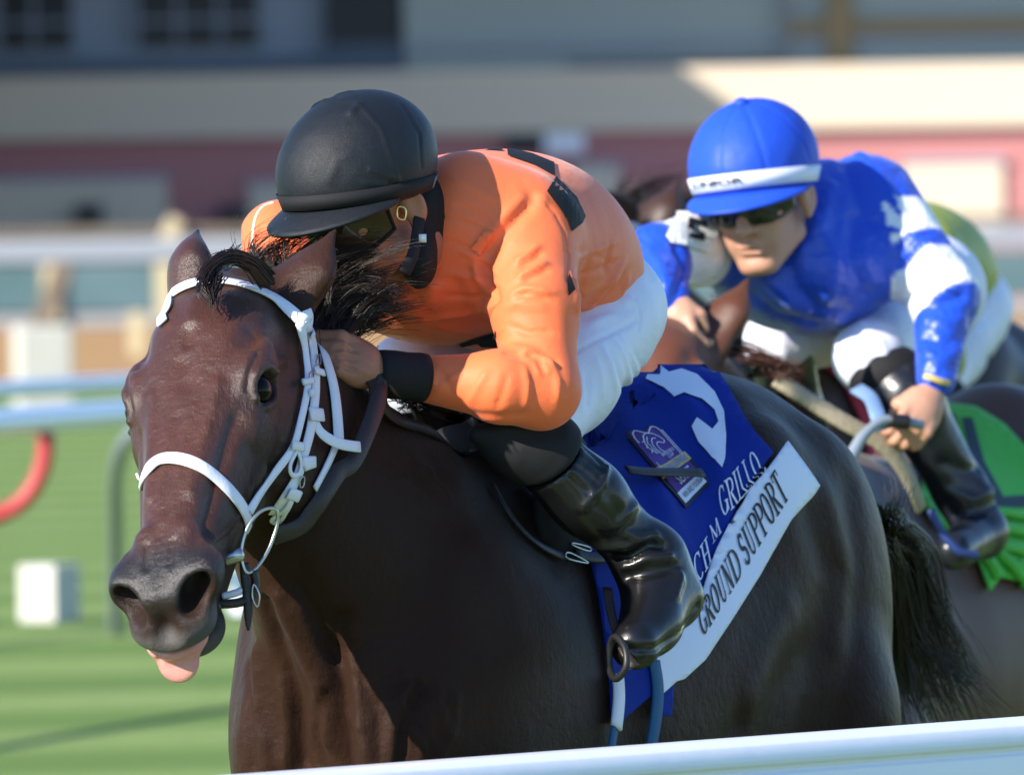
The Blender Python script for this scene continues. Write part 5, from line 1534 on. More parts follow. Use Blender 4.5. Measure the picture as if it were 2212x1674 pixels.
GL = {'G': (0.62, [(_arc(0.33, 0.5, 0.27, 0.47, 50, 330), 'v'), ([(0.56, 0.10), (0.56, 0.42)], TK * 0.9), ([(0.42, 0.42), (0.66, 0.42)], TN), ([(0.53, 0.72), (0.53, 0.96)], TN)]),
      'R': (0.64, vst(0.14) + half(0.14, 0.48, 1.0, 0.44) + [([(0.32, 0.48), (0.58, 0.02)], TK), ([(0.54, 0.02), (0.68, 0.02)], TN)]),
      'O': (0.66, [(_arc(0.33, 0.5, 0.26, 0.47, 0, 360, 24), 'v')]),
      'U': (0.66, [([(0.14, 1), (0.14, 0.28)], TK), (_arc(0.32, 0.28, 0.18, 0.25, 180, 360), TN * 1.4), ([(0.50, 0.28), (0.50, 1)], TN * 1.1), ([(0.0, 0.98), (0.28, 0.98)], TN), ([(0.40, 0.98), (0.62, 0.98)], TN)]),
      'N': (0.68, [([(0.14, 0), (0.14, 1)], TN), ([(0.12, 1.0), (0.54, 0.0)], TK), ([(0.54, 0), (0.54, 1)], TN), ([(0.02, 0.02), (0.26, 0.02)], TN), ([(0.42, 0.98), (0.66, 0.98)], TN), ([(0.0, 0.98), (0.18, 0.98)], TN)]),
      'D': (0.66, vst(0.14) + half(0.14, 0.0, 1.0, 0.62)),
      'S': (0.52, [(_arc(0.26, 0.74, 0.18, 0.23, 40, 250, 12) + _arc(0.26, 0.27, 0.20, 0.25, 80, -140, 12), TK * 0.85), ([(0.42, 0.76), (0.42, 0.98)], TN), ([(0.07, 0.02), (0.07, 0.26)], TN)]),
      'P': (0.58, vst(0.14) + half(0.14, 0.46, 1.0, 0.48)),
      'T': (0.60, vst(0.30, sf=False) + [([(0.03, 0.97), (0.57, 0.97)], TN), ([(0.04, 0.78), (0.04, 0.98)], TN), ([(0.56, 0.78), (0.56, 0.98)], TN), ([(0.16, 0.02), (0.44, 0.02)], TN)]),
      'I': (0.30, vst(0.15)), 'L': (0.54, vst(0.14) + [([(0.14, 0.03), (0.50, 0.03)], TN), ([(0.50, 0.03), (0.50, 0.24)], TN)]),
      'C': (0.60, [(_arc(0.33, 0.5, 0.27, 0.47, 48, 312), 'v'), ([(0.53, 0.72), (0.53, 0.96)], TN)]),
      'H': (0.68, vst(0.14) + vst(0.52) + [([(0.14, 0.5), (0.52, 0.5)], TN)]),
      'M': (0.80, [([(0.14, 0), (0.14, 1)], TN), ([(0.12, 1.0), (0.40, 0.05)], TK), ([(0.40, 0.05), (0.66, 1.0)], TN), ([(0.66, 0), (0.66, 1)], TK), ([(0.02, 0.02), (0.26, 0.02)], TN), ([(0.54, 0.02), (0.78, 0.02)], TN)]),
      ' ': (0.34, [])}
def write(word, quad, surf, off, weight=1.0, slot=None):
    """lay serif letters into a picture quad (bottom-left, bottom-right, top-right, top-left) on a surface"""
    wd = sum(GL[c][0] for c in word) + 0.10 * (len(word) - 1); q = [np.array(p) for p in quad]
    def to(x, y):
        s = x / wd; a = q[0] + (q[1] - q[0]) * s; b = q[3] + (q[2] - q[3]) * s; r = a + (b - a) * y
        p, n = surf(r[0], r[1]); return p + n * off
    V, F = [], []; x0 = 0.0
    for c in word:
        adv, sts = GL[c]
        for pl, w in sts:
            pl = np.array(pl, float)
            if len(pl) == 2: pl = np.array([pl[0] + (pl[1] - pl[0]) * t for t in np.linspace(0, 1, 5)])
            T = np.gradient(pl, axis=0); T /= np.linalg.norm(T, axis=1)[:, None] + 1e-9
            Nn = np.stack([-T[:, 1], T[:, 0]], 1)
            ww = (TN + (TK - TN) * np.abs(T[:, 1]) ** 1.5) if isinstance(w, str) else np.full(len(pl), w)
            b = len(V)
            for i in range(len(pl)):
                for sgn in (-1, 1):
                    r = pl[i] + Nn[i] * ww[i] * weight * 0.5 * sgn; V.append(to(x0 + r[0], r[1]))
            F += [[b + 2 * i, b + 2 * i + 1, b + 2 * i + 3, b + 2 * i + 2] for i in range(len(pl) - 1)]
        x0 += adv + 0.10
    V = np.array(V)
    n0 = np.cross(V[F[0][1]] - V[F[0][0]], V[F[0][2]] - V[F[0][0]])
    if n0 @ ray(1500, 1100) > 0: F = [f[::-1] for f in F]
    return V, F
V, F = write('GROUND SUPPORT', Z6((505, 1254), (900, 610), (834, 480), (477, 1128)), ST.at, 0.002, 1.15)
add_mesh('lettering', V, F, M_BPRINT, nstrip, smooth=False)
V, F = write('GRILLO', Z6((595, 712), (782, 500), (738, 392), (572, 572)), CL.at, 0.003, 0.85); add_mesh('lettering', V, F, M_WPRINT, cloth, smooth=False)
V, F = write('CH', Z6((478, 1012), (545, 900), (520, 790), (452, 892)), CL.at, 0.003, 0.85); add_mesh('lettering', V, F, M_WPRINT, cloth, smooth=False)
V, F = write('M', Z6((548, 830), (592, 770), (570, 700), (530, 752)), CL.at, 0.003, 0.8); add_mesh('lettering', V, F, M_WPRINT, cloth, smooth=False)

# badge on the cloth
BQ = [np.array(p) for p in Z6((158, 322), (286, 288), (520, 545), (418, 645))]          # top-left, top-right, bottom-right, bottom-left
def bq(x, y):
    y = y * 0.85 if y < 0.76 else 0.646 + (y - 0.76) * 1.475
    a = BQ[0] + (BQ[1] - BQ[0]) * x; b = BQ[3] + (BQ[2] - BQ[3]) * x; r = a + (b - a) * y; return (r[0], r[1])
def badge_poly(pts, off, m, name, parent):
    V, F = patch([bq(*p) for p in pts], 10, CL.at, off, 0.0012)
    return add_mesh(name, V, F, m, parent, smooth=False)
def badge_line(pts, w, off, m, name, parent, closed=False):
    pl = smooth_path([(x, y, 0) for x, y in pts], 8 * len(pts), closed) if len(pts) > 2 else np.array([(x, y, 0) for x, y in pts], float)
    P3, N3 = [], []
    for x, y, _ in pl:
        p, n = CL.at(*bq(x, y)); P3.append(p + n * off); N3.append(n)
    V, F = ribbon(P3, N3, w, 0.0008, closed); return add_mesh(name, V, F, m, parent, smooth=False)
top = [(0.0, 0.10), (0.06, 0.03), (0.20, 0.00), (0.34, 0.04), (0.50, 0.08), (0.66, 0.04), (0.80, 0.00), (0.94, 0.03), (1.0, 0.10)]
badge = badge_poly([(x * 1.12 - 0.06, y * 1.03 - 0.03) for x, y in top] + [(1.06, 0.66), (1.14, 0.68), (1.14, 0.86), (1.06, 1.03), (-0.06, 1.03), (-0.06, 0.90), (-0.12, 0.70), (-0.06, 0.66)], 0.004, M_BPRINT, 'badge', cloth)
badge_poly(top + [(1.0, 0.90), (0.0, 0.90)], 0.0058, M_PURPLE, 'badge_field', badge)
badge_line([(x * 0.88 + 0.06, y + 0.03) for x, y in top], 0.0022, 0.0072, M_WPRINT, 'badge_border', badge)
badge_line([(0.06, 0.13), (0.06, 0.64)], 0.0020, 0.0072, M_WPRINT, 'badge_border', badge); badge_line([(0.94, 0.13), (0.94, 0.64)], 0.0020, 0.0072, M_WPRINT, 'badge_border', badge)
badge_line([(1.0, 0.13), (1.0, 0.64)], 0.0016, 0.0072, M_WPRINT, 'badge_border', badge)
badge_poly([(-0.10, 0.60), (1.10, 0.60), (1.10, 0.755), (-0.10, 0.755)], 0.0072, M_GOLDP, 'badge_bar', badge)
badge_poly([(0.0, 0.90), (1.0, 0.90), (1.0, 1.0), (0.0, 1.0)], 0.0058, M_WPRINT, 'badge_foot', badge)
for pts in ([(0.28, 0.44), (0.20, 0.34), (0.20, 0.24), (0.30, 0.15), (0.44, 0.11), (0.62, 0.14), (0.74, 0.22), (0.80, 0.30), (0.72, 0.33), (0.60, 0.29), (0.50, 0.30), (0.46, 0.38), (0.52, 0.46)],
            [(0.34, 0.44), (0.27, 0.34), (0.29, 0.24), (0.40, 0.17)], [(0.40, 0.45), (0.35, 0.36), (0.37, 0.28), (0.48, 0.21), (0.60, 0.22)], [(0.30, 0.13), (0.24, 0.20), (0.14, 0.22)], [(0.22, 0.27), (0.14, 0.32)], [(0.22, 0.35), (0.15, 0.40)]):
    badge_line(pts, 0.0018, 0.0074, M_WPRINT, 'horse_emblem', badge)
def font_word(word, x0, x1, y0, y1, m, name, off, bold=0.0):
    cu = bpy.data.curves.new('word', 'FONT'); cu.body = word; cu.resolution_u = 2; cu.offset = bold
    ob = bpy.data.objects.new('word', cu); COL.objects.link(ob)
    dg = bpy.context.evaluated_depsgraph_get(); me = bpy.data.meshes.new_from_object(ob.evaluated_get(dg))
    v = np.array([w.co[:2] for w in me.vertices]); f = [list(p.vertices) for p in me.polygons]
    bpy.data.objects.remove(ob); bpy.data.curves.remove(cu); bpy.data.meshes.remove(me)
    lo, hi = v.min(0), v.max(0); t = (v - lo) / (hi - lo)
    out = []
    for a, b in t:
        p, n = CL.at(*bq(x0 + (x1 - x0) * a, y1 + (y0 - y1) * b)); out.append(p + n * off)
    return add_mesh(name, np.array(out), f, m, badge, smooth=False)
font_word("BREEDERS'", 0.36, 0.88, 0.45, 0.505, M_WPRINT, 'badge_word', 0.0076)
font_word("CUP", 0.50, 0.74, 0.52, 0.57, M_WPRINT, 'badge_word', 0.0076)
font_word("CHALLENGE", 0.0, 1.0, 0.625, 0.73, M_BLUEP, 'badge_word', 0.0090, 0.01)
font_word("SERIES", 0.22, 0.84, 0.785, 0.875, M_WPRINT, 'badge_word', 0.0076, 0.01)
font_word("WIN AND YOU'RE IN", 0.06, 0.94, 0.925, 0.975, M_BPRINT, 'badge_word', 0.0076)

# saddle, girths, stirrup
sad = thing('racing_saddle', 'small black racing saddle under the jockey in orange', 'saddle', B1(0.62, 0, 1.5))
sf = union([ell(B1(0.56, 0, 1.50), (0.15, 0.11, 0.030), B1.R), ell(B1(0.46, 0, 1.515), (0.04, 0.08, 0.03), B1.R), ell(B1(0.46, 0.15, 1.42), (0.09, 0.03, 0.12), B1.R), ell(B1(0.46, -0.15, 1.42), (0.09, 0.03, 0.12), B1.R)], 0.04)
V, F = nets(sf, B1(0.66, 0, 1.5) - 0.42, B1(0.66, 0, 1.5) + 0.42, 0.010); add_mesh('seat', V, F, M_BLACKCLOTH, sad)
(V, F), _, _ = strap(SKB, [(1398, 1430), (1406, 1490), (1400, 1560), (1384, 1640), (1370, 1700)], 0.026, 0.006, off=0.014); add_mesh('girth', V, F, M_BLUEWEB, sad)
(V, F), _, _ = strap(SKB, [(1312, 1560), (1302, 1620), (1296, 1690)], 0.020, 0.006, off=0.014); add_mesh('girth', V, F, M_BLUEWEB, sad)
(V, F), _, _ = strap(SKB, [(1312, 1466), (1314, 1510), (1308, 1572)], 0.030, 0.010, off=0.018); add_mesh('girth_sleeve', V, F, M_WSTRAP, sad)
(V, F), _, _ = strap(SKB, Z5((520, 560), (600, 630), (740, 715)), 0.022, 0.012, off=0.012); add_mesh('pad_edge', V, F, M_LBLUE, sad)
(V, F), _, _ = strap(SKB, Z5((1040, 562), (1150, 572), (1300, 572), (1465, 566)), 0.019, 0.004, off=0.034); add_mesh('over_girth_end', V, F, M_LEATHER, sad)
sl_ = [P(1312, 1270, 14.10), P(1322, 1330, 14.06), P(1345, 1400, 14.0), P(1372, 1440, 13.98)]
V, F = ribbon(smooth_path(sl_, 16), [(0.3, -1, 0)] * 16, 0.015, 0.004); add_mesh('stirrup_leather', V, F, M_LEATHER, sad)
iron = [P(1318, 1395, 14.0), P(1330, 1375, 13.98), P(1350, 1400, 13.95), P(1352, 1440, 13.94), P(1330, 1466, 13.96), P(1316, 1440, 14.0)]
V, F = tube(smooth_path(iron, 40, closed=True), 0.0055, 8, closed=True); add_mesh('stirrup_iron', V, F, M_RUBBER, sad)
# ------------------------------------------------------------------ following riders
M_COAT2 = mat('chestnut_coat', (0.115, 0.036, 0.016), rough=0.42, spec=0.4, noise=[(8.0, 0.5, (0.075, 0.024, 0.012))], bump=[(700.0, 0.0006, 2.0)], sheen=0.1, attr=[('dark', (0.030, 0.013, 0.008)), ('body', (0.080, 0.028, 0.014))])
M_COAT3 = mat('brown_coat', (0.075, 0.030, 0.018), rough=0.45, spec=0.4, noise=[(8.0, 0.5, (0.045, 0.018, 0.012))], attr=[('dark', (0.012, 0.009, 0.008)), ('body', (0.030, 0.016, 0.011))])
M_HAIR2 = mat('red_brown_hair', (0.060, 0.018, 0.010), rough=0.45)
M_LIME = mat('lime_silks', (0.30, 0.34, 0.035), rough=0.5, spec=0.4, bump=[(12.0, 0.004, 2.0)])
M_REDCLOTH = mat('red_cloth', (0.50, 0.035, 0.06), rough=0.7)

def copy_tree(o, parent, swap, skip=()):
    if any(o.name.split('.')[0] == s for s in skip): return None
    c = o.copy()
    if o.data is not None and hasattr(o.data, 'materials') and any(m and m.name in swap for m in o.data.materials):
        c.data = o.data.copy()
        for i, m in enumerate(c.data.materials):
            if m and m.name in swap: c.data.materials[i] = swap[m.name]
    COL.objects.link(c); c.parent = parent
    for ch in list(o.children): copy_tree(ch, c, swap, skip)
    return c

def follow(o, shift, sc, swap, label, skip=(), rotz=0.0):
    """copy of a thing moved with its horse: scaled about the leading horse's ground point"""
    c = copy_tree(o, None, swap, skip)
    rel = (Vector(o.location) - Vector(B1.o)) * sc
    rel.rotate(Matrix.Rotation(rotz, 3, 'Z'))
    c.location = Vector(B1.o) + Vector(shift) + rel; c.scale = (sc,) * 3; c.rotation_euler = (0, 0, rotz)
    c['label'] = label
    return c

# second horse
SH2 = np.array([0.690, 3.20, 0.0]); SC2 = 0.945
h2 = follow(horse, SH2, SC2, {'bay_coat': M_COAT2, 'black_hair': M_HAIR2}, 'reddish bay racehorse under the jockey in blue, behind the leader', skip=('tongue', 'mane', 'forelock'))
V, F = hair_strands(guided([[(1560, 740, 17.0), (1600, 745, 16.98), (1660, 760, 16.96), (1700, 770, 16.95)], [(1640, 800, 17.05), (1680, 800, 17.02), (1720, 806, 17.0), (1760, 800, 16.99)], [(1700, 840, 17.1), (1730, 830, 17.06), (1760, 830, 17.04)]], 40, 0.012, 0.012, 0.006, seed=21, clump=8, cr=0.004), 0.0013, 0.0004)
hm_ = add_mesh('mane', V - (np.array(h2.location) - 0), F, M_HAIR2); hm_.parent = h2; hm_.scale = (1 / SC2,) * 3
# third horse and rider, far side
SH3 = np.array([0.895, 6.35, 0.0]); SC3 = 0.962
SH3H = SH3 + np.array([-0.275, -0.30, 0.0])
h3 = follow(horse, SH3H, 1.05, {'bay_coat': M_COAT3}, 'brown racehorse farthest back, white browband showing beside the orange jockey', skip=('tongue',))
j3 = follow(J1, SH3, SC3, {'orange_silks': M_LIME}, 'jockey in lime silks almost hidden behind the rider in blue', skip=('applique',))
b3 = follow(bridle, SH3H, 1.05, {}, 'white bridle on the farthest brown horse')
c3 = follow(cloth, SH3H, 1.05, {'royal_blue_cloth': M_REDCLOTH}, 'red and white saddle cloth on the farthest horse', skip=('badge', 'lettering', 'name_strip'))

# second jockey, blue and white silks
M_SATIN = mat('blue_satin', (0.012, 0.070, 0.56), rough=0.40, spec=0.5, sheen=0.1, bump=[(13.0, 0.014, 3.0), (40.0, 0.006, 3.0, (1.0, 0.5, 1.0))], attr=[('band', (0.80, 0.80, 0.82))], noise=(6.0, 0.25, (0.010, 0.055, 0.46)))
M_BCAP = mat('blue_cap_satin', (0.014, 0.070, 0.54), rough=0.55, spec=0.3, bump=[(20.0, 0.004, 3.0)])
M_BLUEBOOT = mat('dark_boot', (0.010, 0.012, 0.018), rough=0.3, spec=0.5, bump=[(14.0, 0.004, 3.0)])
J2 = thing('person', 'jockey in shiny blue silks with white sleeve bands and blue cap, face turned to us', 'person', B1(0.6, 0, 1.5) + SH2)
D = 17.2
K2 = Local(P(1640, 420, D - 0.02), (-0.30, -0.88, -0.30), (0.94, -0.34, 0.10), 1.07)
S = skin_of(face_sdf(K2, (-0.10, 0.02, -0.13)), K2.o - 0.2, K2.o + 0.2, 0.0040)
add_mesh('head', S.V, S.F, M_SKIN2, J2)
S = skin_of(helmet_sdf(K2), K2.o - 0.22, K2.o + 0.26, 0.0045)
hl = [K2(x, y, z) for x, y, z in ()]
for a in (-1.9, -0.9, -0.15, 0.6, 1.4, 2.4):
    pts = np.array([S.near(K2(HEL_C[0] + HEL_R[0] * 1.02 * math.cos(a) * math.cos(t), HEL_R[1] * 1.02 * math.sin(a) * math.cos(t), HEL_C[2] + HEL_R[2] * 1.02 * math.sin(t)))[0] for t in np.linspace(0.0, 1.5, 12)])
    S.press([(pts, -0.0022, 0.0040)])
hm2 = add_mesh('helmet', S.V, S.F, M_BCAP, J2)
V, F = visor_mesh(K2, 0.016, 0.055); add_mesh('visor', V, F, M_BCAP, hm2)
V, F = band_mesh(K2, 0.012, 0.040, 0.002, -2.2, 2.2, 70); hb = add_mesh('band', V, F, M_WPRINT, hm2)
tip = S.near(K2(HEL_C[0], 0, HEL_C[2] + 0.12))[0]
V, F = nets(ell(tip, (0.014, 0.014, 0.010), K2.R), tip - 0.02, tip + 0.02, 0.003); add_mesh('button', V, F, M_BCAP, hm2)
V, F = goggles_mesh(K2); 
M_LENS2 = mat('black_lens', (0.012, 0.012, 0.014), rough=0.08, spec=0.6)
g2 = add_mesh('goggles', V, F, M_LENS2, J2)
V, F = band_mesh(K2, -0.030, -0.012, -0.022, 0.95, 1.75, 24); add_mesh('strap', V, F, M_BLACKCLOTH, g2)
# lettering on the cap band
cu = bpy.data.curves.new('word', 'FONT'); cu.body = 'JUNIOR'; cu.resolution_u = 2; cu.offset = 0.02
ob = bpy.data.objects.new('word', cu); COL.objects.link(ob)
me = bpy.data.meshes.new_from_object(ob.evaluated_get(bpy.context.evaluated_depsgraph_get()))
v = np.array([w.co[:2] for w in me.vertices]); f = [list(p.vertices) for p in me.polygons]
bpy.data.objects.remove(ob); bpy.data.curves.remove(cu); bpy.data.meshes.remove(me)
lo, hi = v.min(0), v.max(0); t = (v - lo) / (hi - lo)
a0, a1, z0, z1 = -0.80, 0.22, 0.018, 0.033
out = []
for x, y in t:
    a = a0 + (a1 - a0) * x; z = z0 + (z1 - z0) * y; ca, sa = math.cos(a), math.sin(a); l_, h_ = -1.2, 1.5
    for it in range(22):
        m_ = 0.5 * (l_ + h_); q = (HEL_C[0] + (HEL_R[0] + 0.0062) * ca * math.cos(m_), (HEL_R[1] + 0.0062) * sa * math.cos(m_), HEL_C[2] + (HEL_R[2] + 0.0062) * math.sin(m_))
        if (q[2] - RIM) - 0.30 * q[0] < z: l_ = m_
        else: h_ = m_
    out.append(K2(*q))
add_mesh('lettering', np.array(out), f, M_BPRINT, hb, smooth=False)
# jersey
ch, wa = P(1750, 520, 17.42), P(1905, 590, 17.95)
R2 = frame(ch - wa, (0.90, -0.42, 0.06))
tor = union([ell(ch, (0.20, 0.178, 0.150), R2), ell(0.5 * (ch + wa), (0.24, 0.170, 0.150), R2), ell(wa, (0.15, 0.135, 0.120), R2), ell(P(1740, 600, 17.32), (0.14, 0.15, 0.09), R2)], 0.09)
ls, le, lw = P(1880, 440, 17.40), P(2040, 640, 17.25), P(2022, 820, 17.12)
rs, re, rw = P(1590, 520, 17.32), P(1420, 560, 17.10), P(1440, 640, 16.98)
la = union([rcone(ls, le, 0.090, 0.062), rcone(le, lw, 0.058, 0.037)], 0.03)
ra_ = union([rcone(rs, re, 0.080, 0.060), rcone(re, rw, 0.058, 0.042)], 0.03)
S = skin_of(lambda p: smin(smin(tor(p), la(p), 0.05), ra_(p), 0.05), P(1300, 230, 16.7), P(2180, 900, 18.5), 0.0070)
rs_ = np.random.RandomState(4)
wr_ = [([(1790, 300), (1850, 380), (1880, 470)], -0.012, 0.016), ([(1820, 300), (1900, 380), (1950, 480)], 0.008, 0.014), ([(1760, 480), (1800, 560), (1790, 640)], 0.010, 0.018), ([(1700, 560), (1720, 620), (1760, 670)], -0.008, 0.016),
       ([(1640, 590), (1720, 660), (1820, 690)], 0.010, 0.016), ([(1850, 470), (1840, 560), (1870, 640)], -0.012, 0.018), ([(1790, 400), (1780, 470), (1740, 540)], 0.008, 0.014), ([(1600, 620), (1680, 680), (1760, 700)], -0.006, 0.012),
       ([(1950, 570), (2000, 560), (2060, 590)], -0.014, 0.010), ([(1960, 640), (2010, 660), (2080, 640)], -0.010, 0.010), ([(1930, 500), (1990, 520), (2040, 560)], 0.008, 0.010), ([(1400, 540), (1430, 570), (1440, 620)], 0.006, 0.010), ([(1460, 530), (1480, 580), (1460, 640)], -0.008, 0.012),
       ([(2000, 690), (2040, 700), (2080, 690)], 0.005, 0.008), ([(2000, 730), (2040, 740), (2080, 726)], -0.005, 0.008), ([(2000, 760), (2030, 775), (2075, 760)], 0.005, 0.008), ([(2000, 800), (2030, 806), (2060, 795)], -0.004, 0.007)]
S.press(wr_)
# sleeve bands: measured along each sleeve
def along(V, a, b): 
    d = b - a; L = np.linalg.norm(d); t = (V - a) @ d / L / L; r = np.linalg.norm(V - a - t[:, None] * d, axis=1); return t, r
band = np.zeros(len(S.V))
t, r = along(S.V, ls, le); near_ = r < 0.105
band = np.maximum(band, near_ * (sstep(t, 0.28, 0.30) * (1 - sstep(t, 0.58, 0.60)) + sstep(t, 0.74, 0.76) * (1 - sstep(t, 1.10, 1.12))) * ((S.V - wa) @ R2[1] > 0.02))
t, r = along(S.V, rs, re); near_ = r < 0.09
band = np.maximum(band, near_ * sstep(t, 0.45, 0.48) * (1 - sstep(t, 0.95, 0.98)))
band *= (np.minimum(la(S.V.astype(np.float32)), ra_(S.V.astype(np.float32))) < 0.010) * (tor(S.V.astype(np.float32)) > 0.012)
jer2 = add_mesh('jersey', S.V, S.F, M_SATIN, J2, attrs={'band': np.clip(band, 0, 1)})
SJ2 = S
# number patch on the far arm
V, F = patch([(1474, 440), (1500, 448), (1546, 472), (1550, 484), (1534, 540), (1522, 546), (1448, 526), (1438, 512)], 12, SJ2.at, 0.010, 0.006)
nb = add_mesh('number_patch', V, F, M_WPLASTIC, J2, smooth=False)
V, F = patch([(1484, 482), (1520, 490), (1518, 500), (1492, 494), (1490, 504), (1514, 512), (1510, 526), (1478, 520), (1480, 511), (1500, 515), (1502, 510), (1476, 502)], 12, SJ2.at, 0.014, 0.002)
add_mesh('numeral', V, F, M_BPRINT, nb, smooth=False)
# breeches
lh, lk = P(1960, 650, 17.95), P(1880, 770, 17.32); rh2, rk2 = P(1880, 660, 18.05), P(1680, 740, 17.60)
S = skin_of(union([ell(P(1975, 630, 18.0), (0.13, 0.14, 0.12), R2), rcone(lh, lk, 0.100, 0.072), rcone(rh2, rk2, 0.095, 0.066)], 0.05), P(1550, 480, 17.0), P(2240, 900, 18.5), 0.0085)
S.press([([(1860, 700), (1900, 740), (1920, 790)], 0.006, 0.010), ([(1840, 740), (1870, 790), (1880, 830)], 0.006, 0.010), ([(1660, 700), (1690, 740), (1690, 790)], 0.005, 0.012), ([(2060, 600), (2100, 660), (2090, 740)], 0.006, 0.012)])
add_mesh('breeches', S.V, S.F, M_WHITE, J2)
S = skin_of(union([rcone(lk, P(1960, 860, 17.28), 0.062, 0.062), rcone(P(1960, 860, 17.28), P(2075, 1060, 17.35), 0.060, 0.048), rcone(P(2075, 1060, 17.35), P(2120, 1150, 17.34), 0.046, 0.044), rcone(P(2120, 1150, 17.34), P(2060, 1190, 17.18), 0.044, 0.036)], 0.03),
            P(1780, 700, 17.0), P(2240, 1290, 17.6), 0.0080)
S.press([([(2040, 1000), (2090, 1020), (2120, 1010)], -0.008, 0.012), ([(2050, 1060), (2100, 1080), (2140, 1060)], 0.008, 0.012), ([(2060, 1110), (2110, 1110), (2150, 1090)], -0.008, 0.010)])
add_mesh('boot', S.V, S.F, M_BLUEBOOT, J2)
V, F = nets(ell(lk + np.array([0.03, -0.02, -0.035]), (0.075, 0.07, 0.06)), lk - 0.13, lk + 0.13, 0.009); add_mesh('knee_pad', V, F, M_BLACKCLOTH, J2)
S = skin_of(union([rcone(rk2, P(1720, 900, 17.7), 0.064, 0.052), rcone(P(1720, 900, 17.7), P(1780, 1100, 17.8), 0.05, 0.045)], 0.03), P(1580, 680, 17.4), P(1900, 1200, 18.0), 0.010)
add_mesh('boot', S.V, S.F, M_BLUEBOOT, J2)
# hands
hf, hc = hand_sdf(P(2016, 842, 17.11), P(1968, 930, 17.06), (-0.6, -0.1, 0.5), (0.5, -0.9, 0.2), curl=0.95)
S = skin_of(hf, hc - 0.09, hc + 0.09, 0.0036); add_mesh('hand', S.V, S.F, M_SKIN2, J2)
hf, hc = hand_sdf(P(1440, 640, 16.98), P(1470, 720, 16.95), (0.6, -0.3, 0.5), (-0.7, -0.6, 0.2), curl=0.95)
S = skin_of(hf, hc - 0.09, hc + 0.09, 0.0045); add_mesh('hand', S.V, S.F, M_SKIN2, J2)
V, F = tube([P(2002, 820, 17.11), P(2050, 826, 17.11)], 0.034, 16); 
wb = smooth_path([P(1996, 812, 17.075), P(2012, 816, 17.07), P(2034, 824, 17.075), P(2052, 828, 17.09)], 12)
V, F = ribbon(wb, [(0, -1, 0.2)] * 12, 0.012, 0.004); add_mesh('wrist_band', V, F, M_GOLDP, J2)
# whip in the near hand
M_WHIPG = mat('grey_whip_grip', (0.20, 0.24, 0.29), rough=0.35, spec=0.5)
wh = thing('riding_whip', 'grey riding whip held low in the left hand of the rider in blue', 'whip', P(1950, 910, 17.0))
V, F = tube(smooth_path([P(1990, 918, 17.03), P(1940, 908, 17.0), P(1900, 912, 16.98), P(1866, 940, 16.96), P(1846, 972, 16.95), P(1828, 1008, 16.94)], 30), np.concatenate([np.full(14, 0.0095), np.linspace(0.009, 0.014, 16)]), 12)
add_mesh('shaft', V, F, M_WHIPG, wh)
V, F = tube(smooth_path([P(1962, 912, 17.0), P(1920, 908, 16.99)], 8), 0.0135, 12); add_mesh('grip', V, F, M_RUBBER, wh)

# second horse tack
rg = thing('reins', 'thick beige rubber reins across the shoulder of the reddish bay horse', 'reins', P(1850, 950, 17.2))
M_BEIGE = mat('beige_rubber', (0.30, 0.255, 0.175), rough=0.6, bump=[(120.0, 0.002, 2.0)])
V, F = ribbon(smooth_path([P(1676, 818, 17.02), P(1710, 840, 17.02), P(1760, 872, 17.05), P(1830, 915, 17.06), P(1905, 958, 17.08), P(1950, 1010, 17.10), P(1975, 1060, 17.12), P(1990, 1100, 17.15)], 40), [(0.4, -0.9, 0.3)] * 40, np.concatenate([np.full(22, 0.034), np.linspace(0.036, 0.028, 18)]), 0.008)
add_mesh('rein', V, F, M_BEIGE, rg)
V, F = ribbon(smooth_path([P(1850, 838, 17.1), P(1880, 860, 17.05), P(1895, 895, 17.0), P(1905, 930, 17.0)], 14), [(0.2, -1, 0.2)] * 14, 0.030, 0.006); add_mesh('blue_strap', V, F, mat('pale_blue_web', (0.16, 0.26, 0.45), rough=0.5), rg)
M_GREEN = mat('green_cloth', (0.080, 0.48, 0.060), rough=0.6, sheen=0.1, bump=[(20.0, 0.004, 2.0)])
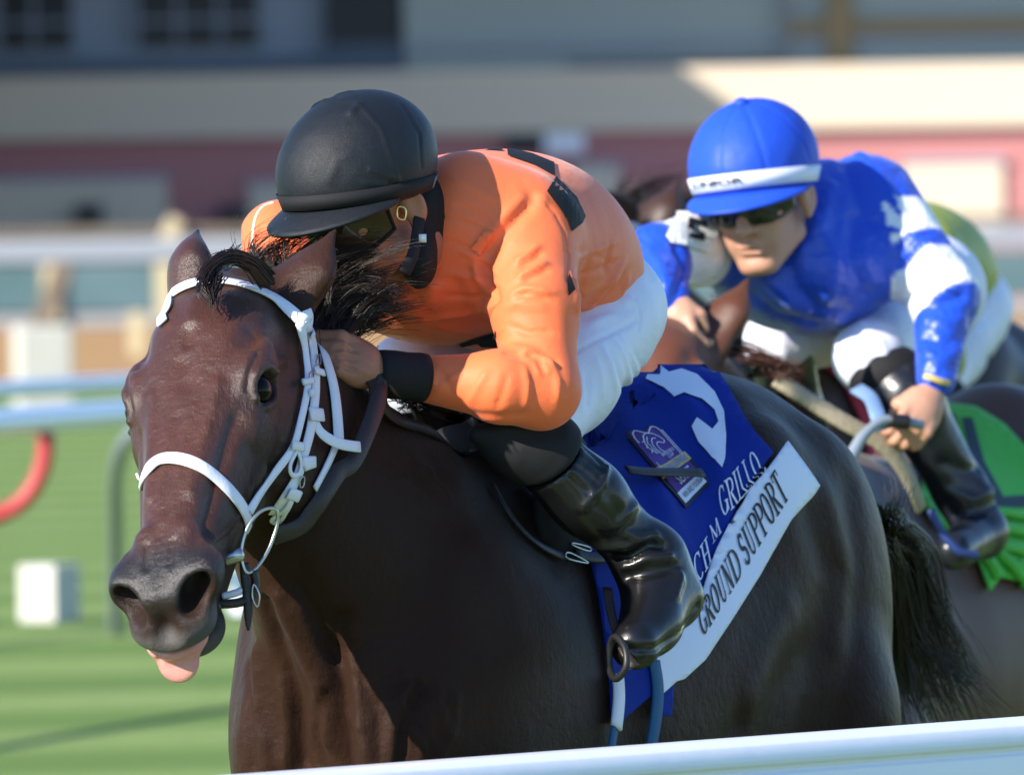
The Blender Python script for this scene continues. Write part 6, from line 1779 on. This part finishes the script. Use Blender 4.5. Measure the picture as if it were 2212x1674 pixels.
M_NAVYP = mat('navy_print', (0.035, 0.055, 0.075), rough=0.7)
gc = thing('saddle_cloth', 'bright green saddle cloth with dark chevrons on the reddish bay horse', 'saddle cloth', P(2120, 1050, 17.3))
H2V = (bodyV - B1.o) * SC2 + B1.o + SH2
SK2 = Skin(H2V, bodyF)
def s2(u, v): return SK2.at(u, v)
V, F = patch([(1975, 1080), (2000, 1000), (2030, 900), (2048, 880), (2110, 890), (2170, 930), (2250, 1010), (2400, 1100), (2400, 1330), (2260, 1300), (2200, 1260), (2150, 1250), (2128, 1280), (2100, 1200), (2050, 1160), (2010, 1130)], 22, s2, 0.014, 0.006)
gcl = add_mesh('cloth', V, F, M_GREEN, gc); CG = Cloth(V, F)
for pg in ([(2078, 905), (2100, 905), (2125, 1000), (2165, 1075), (2230, 1070), (2230, 1095), (2150, 1100), (2100, 1010)], [(2040, 905), (2062, 895), (2090, 1000), (2110, 1060), (2090, 1060), (2060, 990)]):
    V, F = patch(pg, 18, CG.at, 0.004); add_mesh('chevron', V, F, M_NAVYP, gcl, smooth=False)
for a, b in (((2120, 1110), (2215, 1120)), ((2125, 1140), (2230, 1160)), ((2140, 1180), (2230, 1200)), ((2110, 1190), (2150, 1250)), ((2150, 1195), (2200, 1250)), ((2190, 1215), (2215, 1260))):
    p0, n0 = CG.at(*a); p1, n1 = CG.at(*b); V, F = tube(smooth_path([p0 + n0 * 0.006, 0.5 * (p0 + p1) + n0 * 0.012, p1 + n1 * 0.008], 12), 0.011, 10); add_mesh('fringe_roll', V, F, M_GREEN, gcl)
V, F = tube(smooth_path([P(2010, 1100, 17.1), P(2035, 1150, 17.1), P(2070, 1190, 17.1), P(2110, 1200, 17.12)], 20), 0.008, 10)
stp = thing('stirrup', 'dark blue stirrup under the boot of the rider in blue', 'stirrup', P(2060, 1190, 17.1)); add_mesh('iron', V, F, mat('dark_blue_metal', (0.02, 0.04, 0.16), rough=0.4), stp)
for o in bpy.data.objects:
    if '_at' in o: del o['_at']
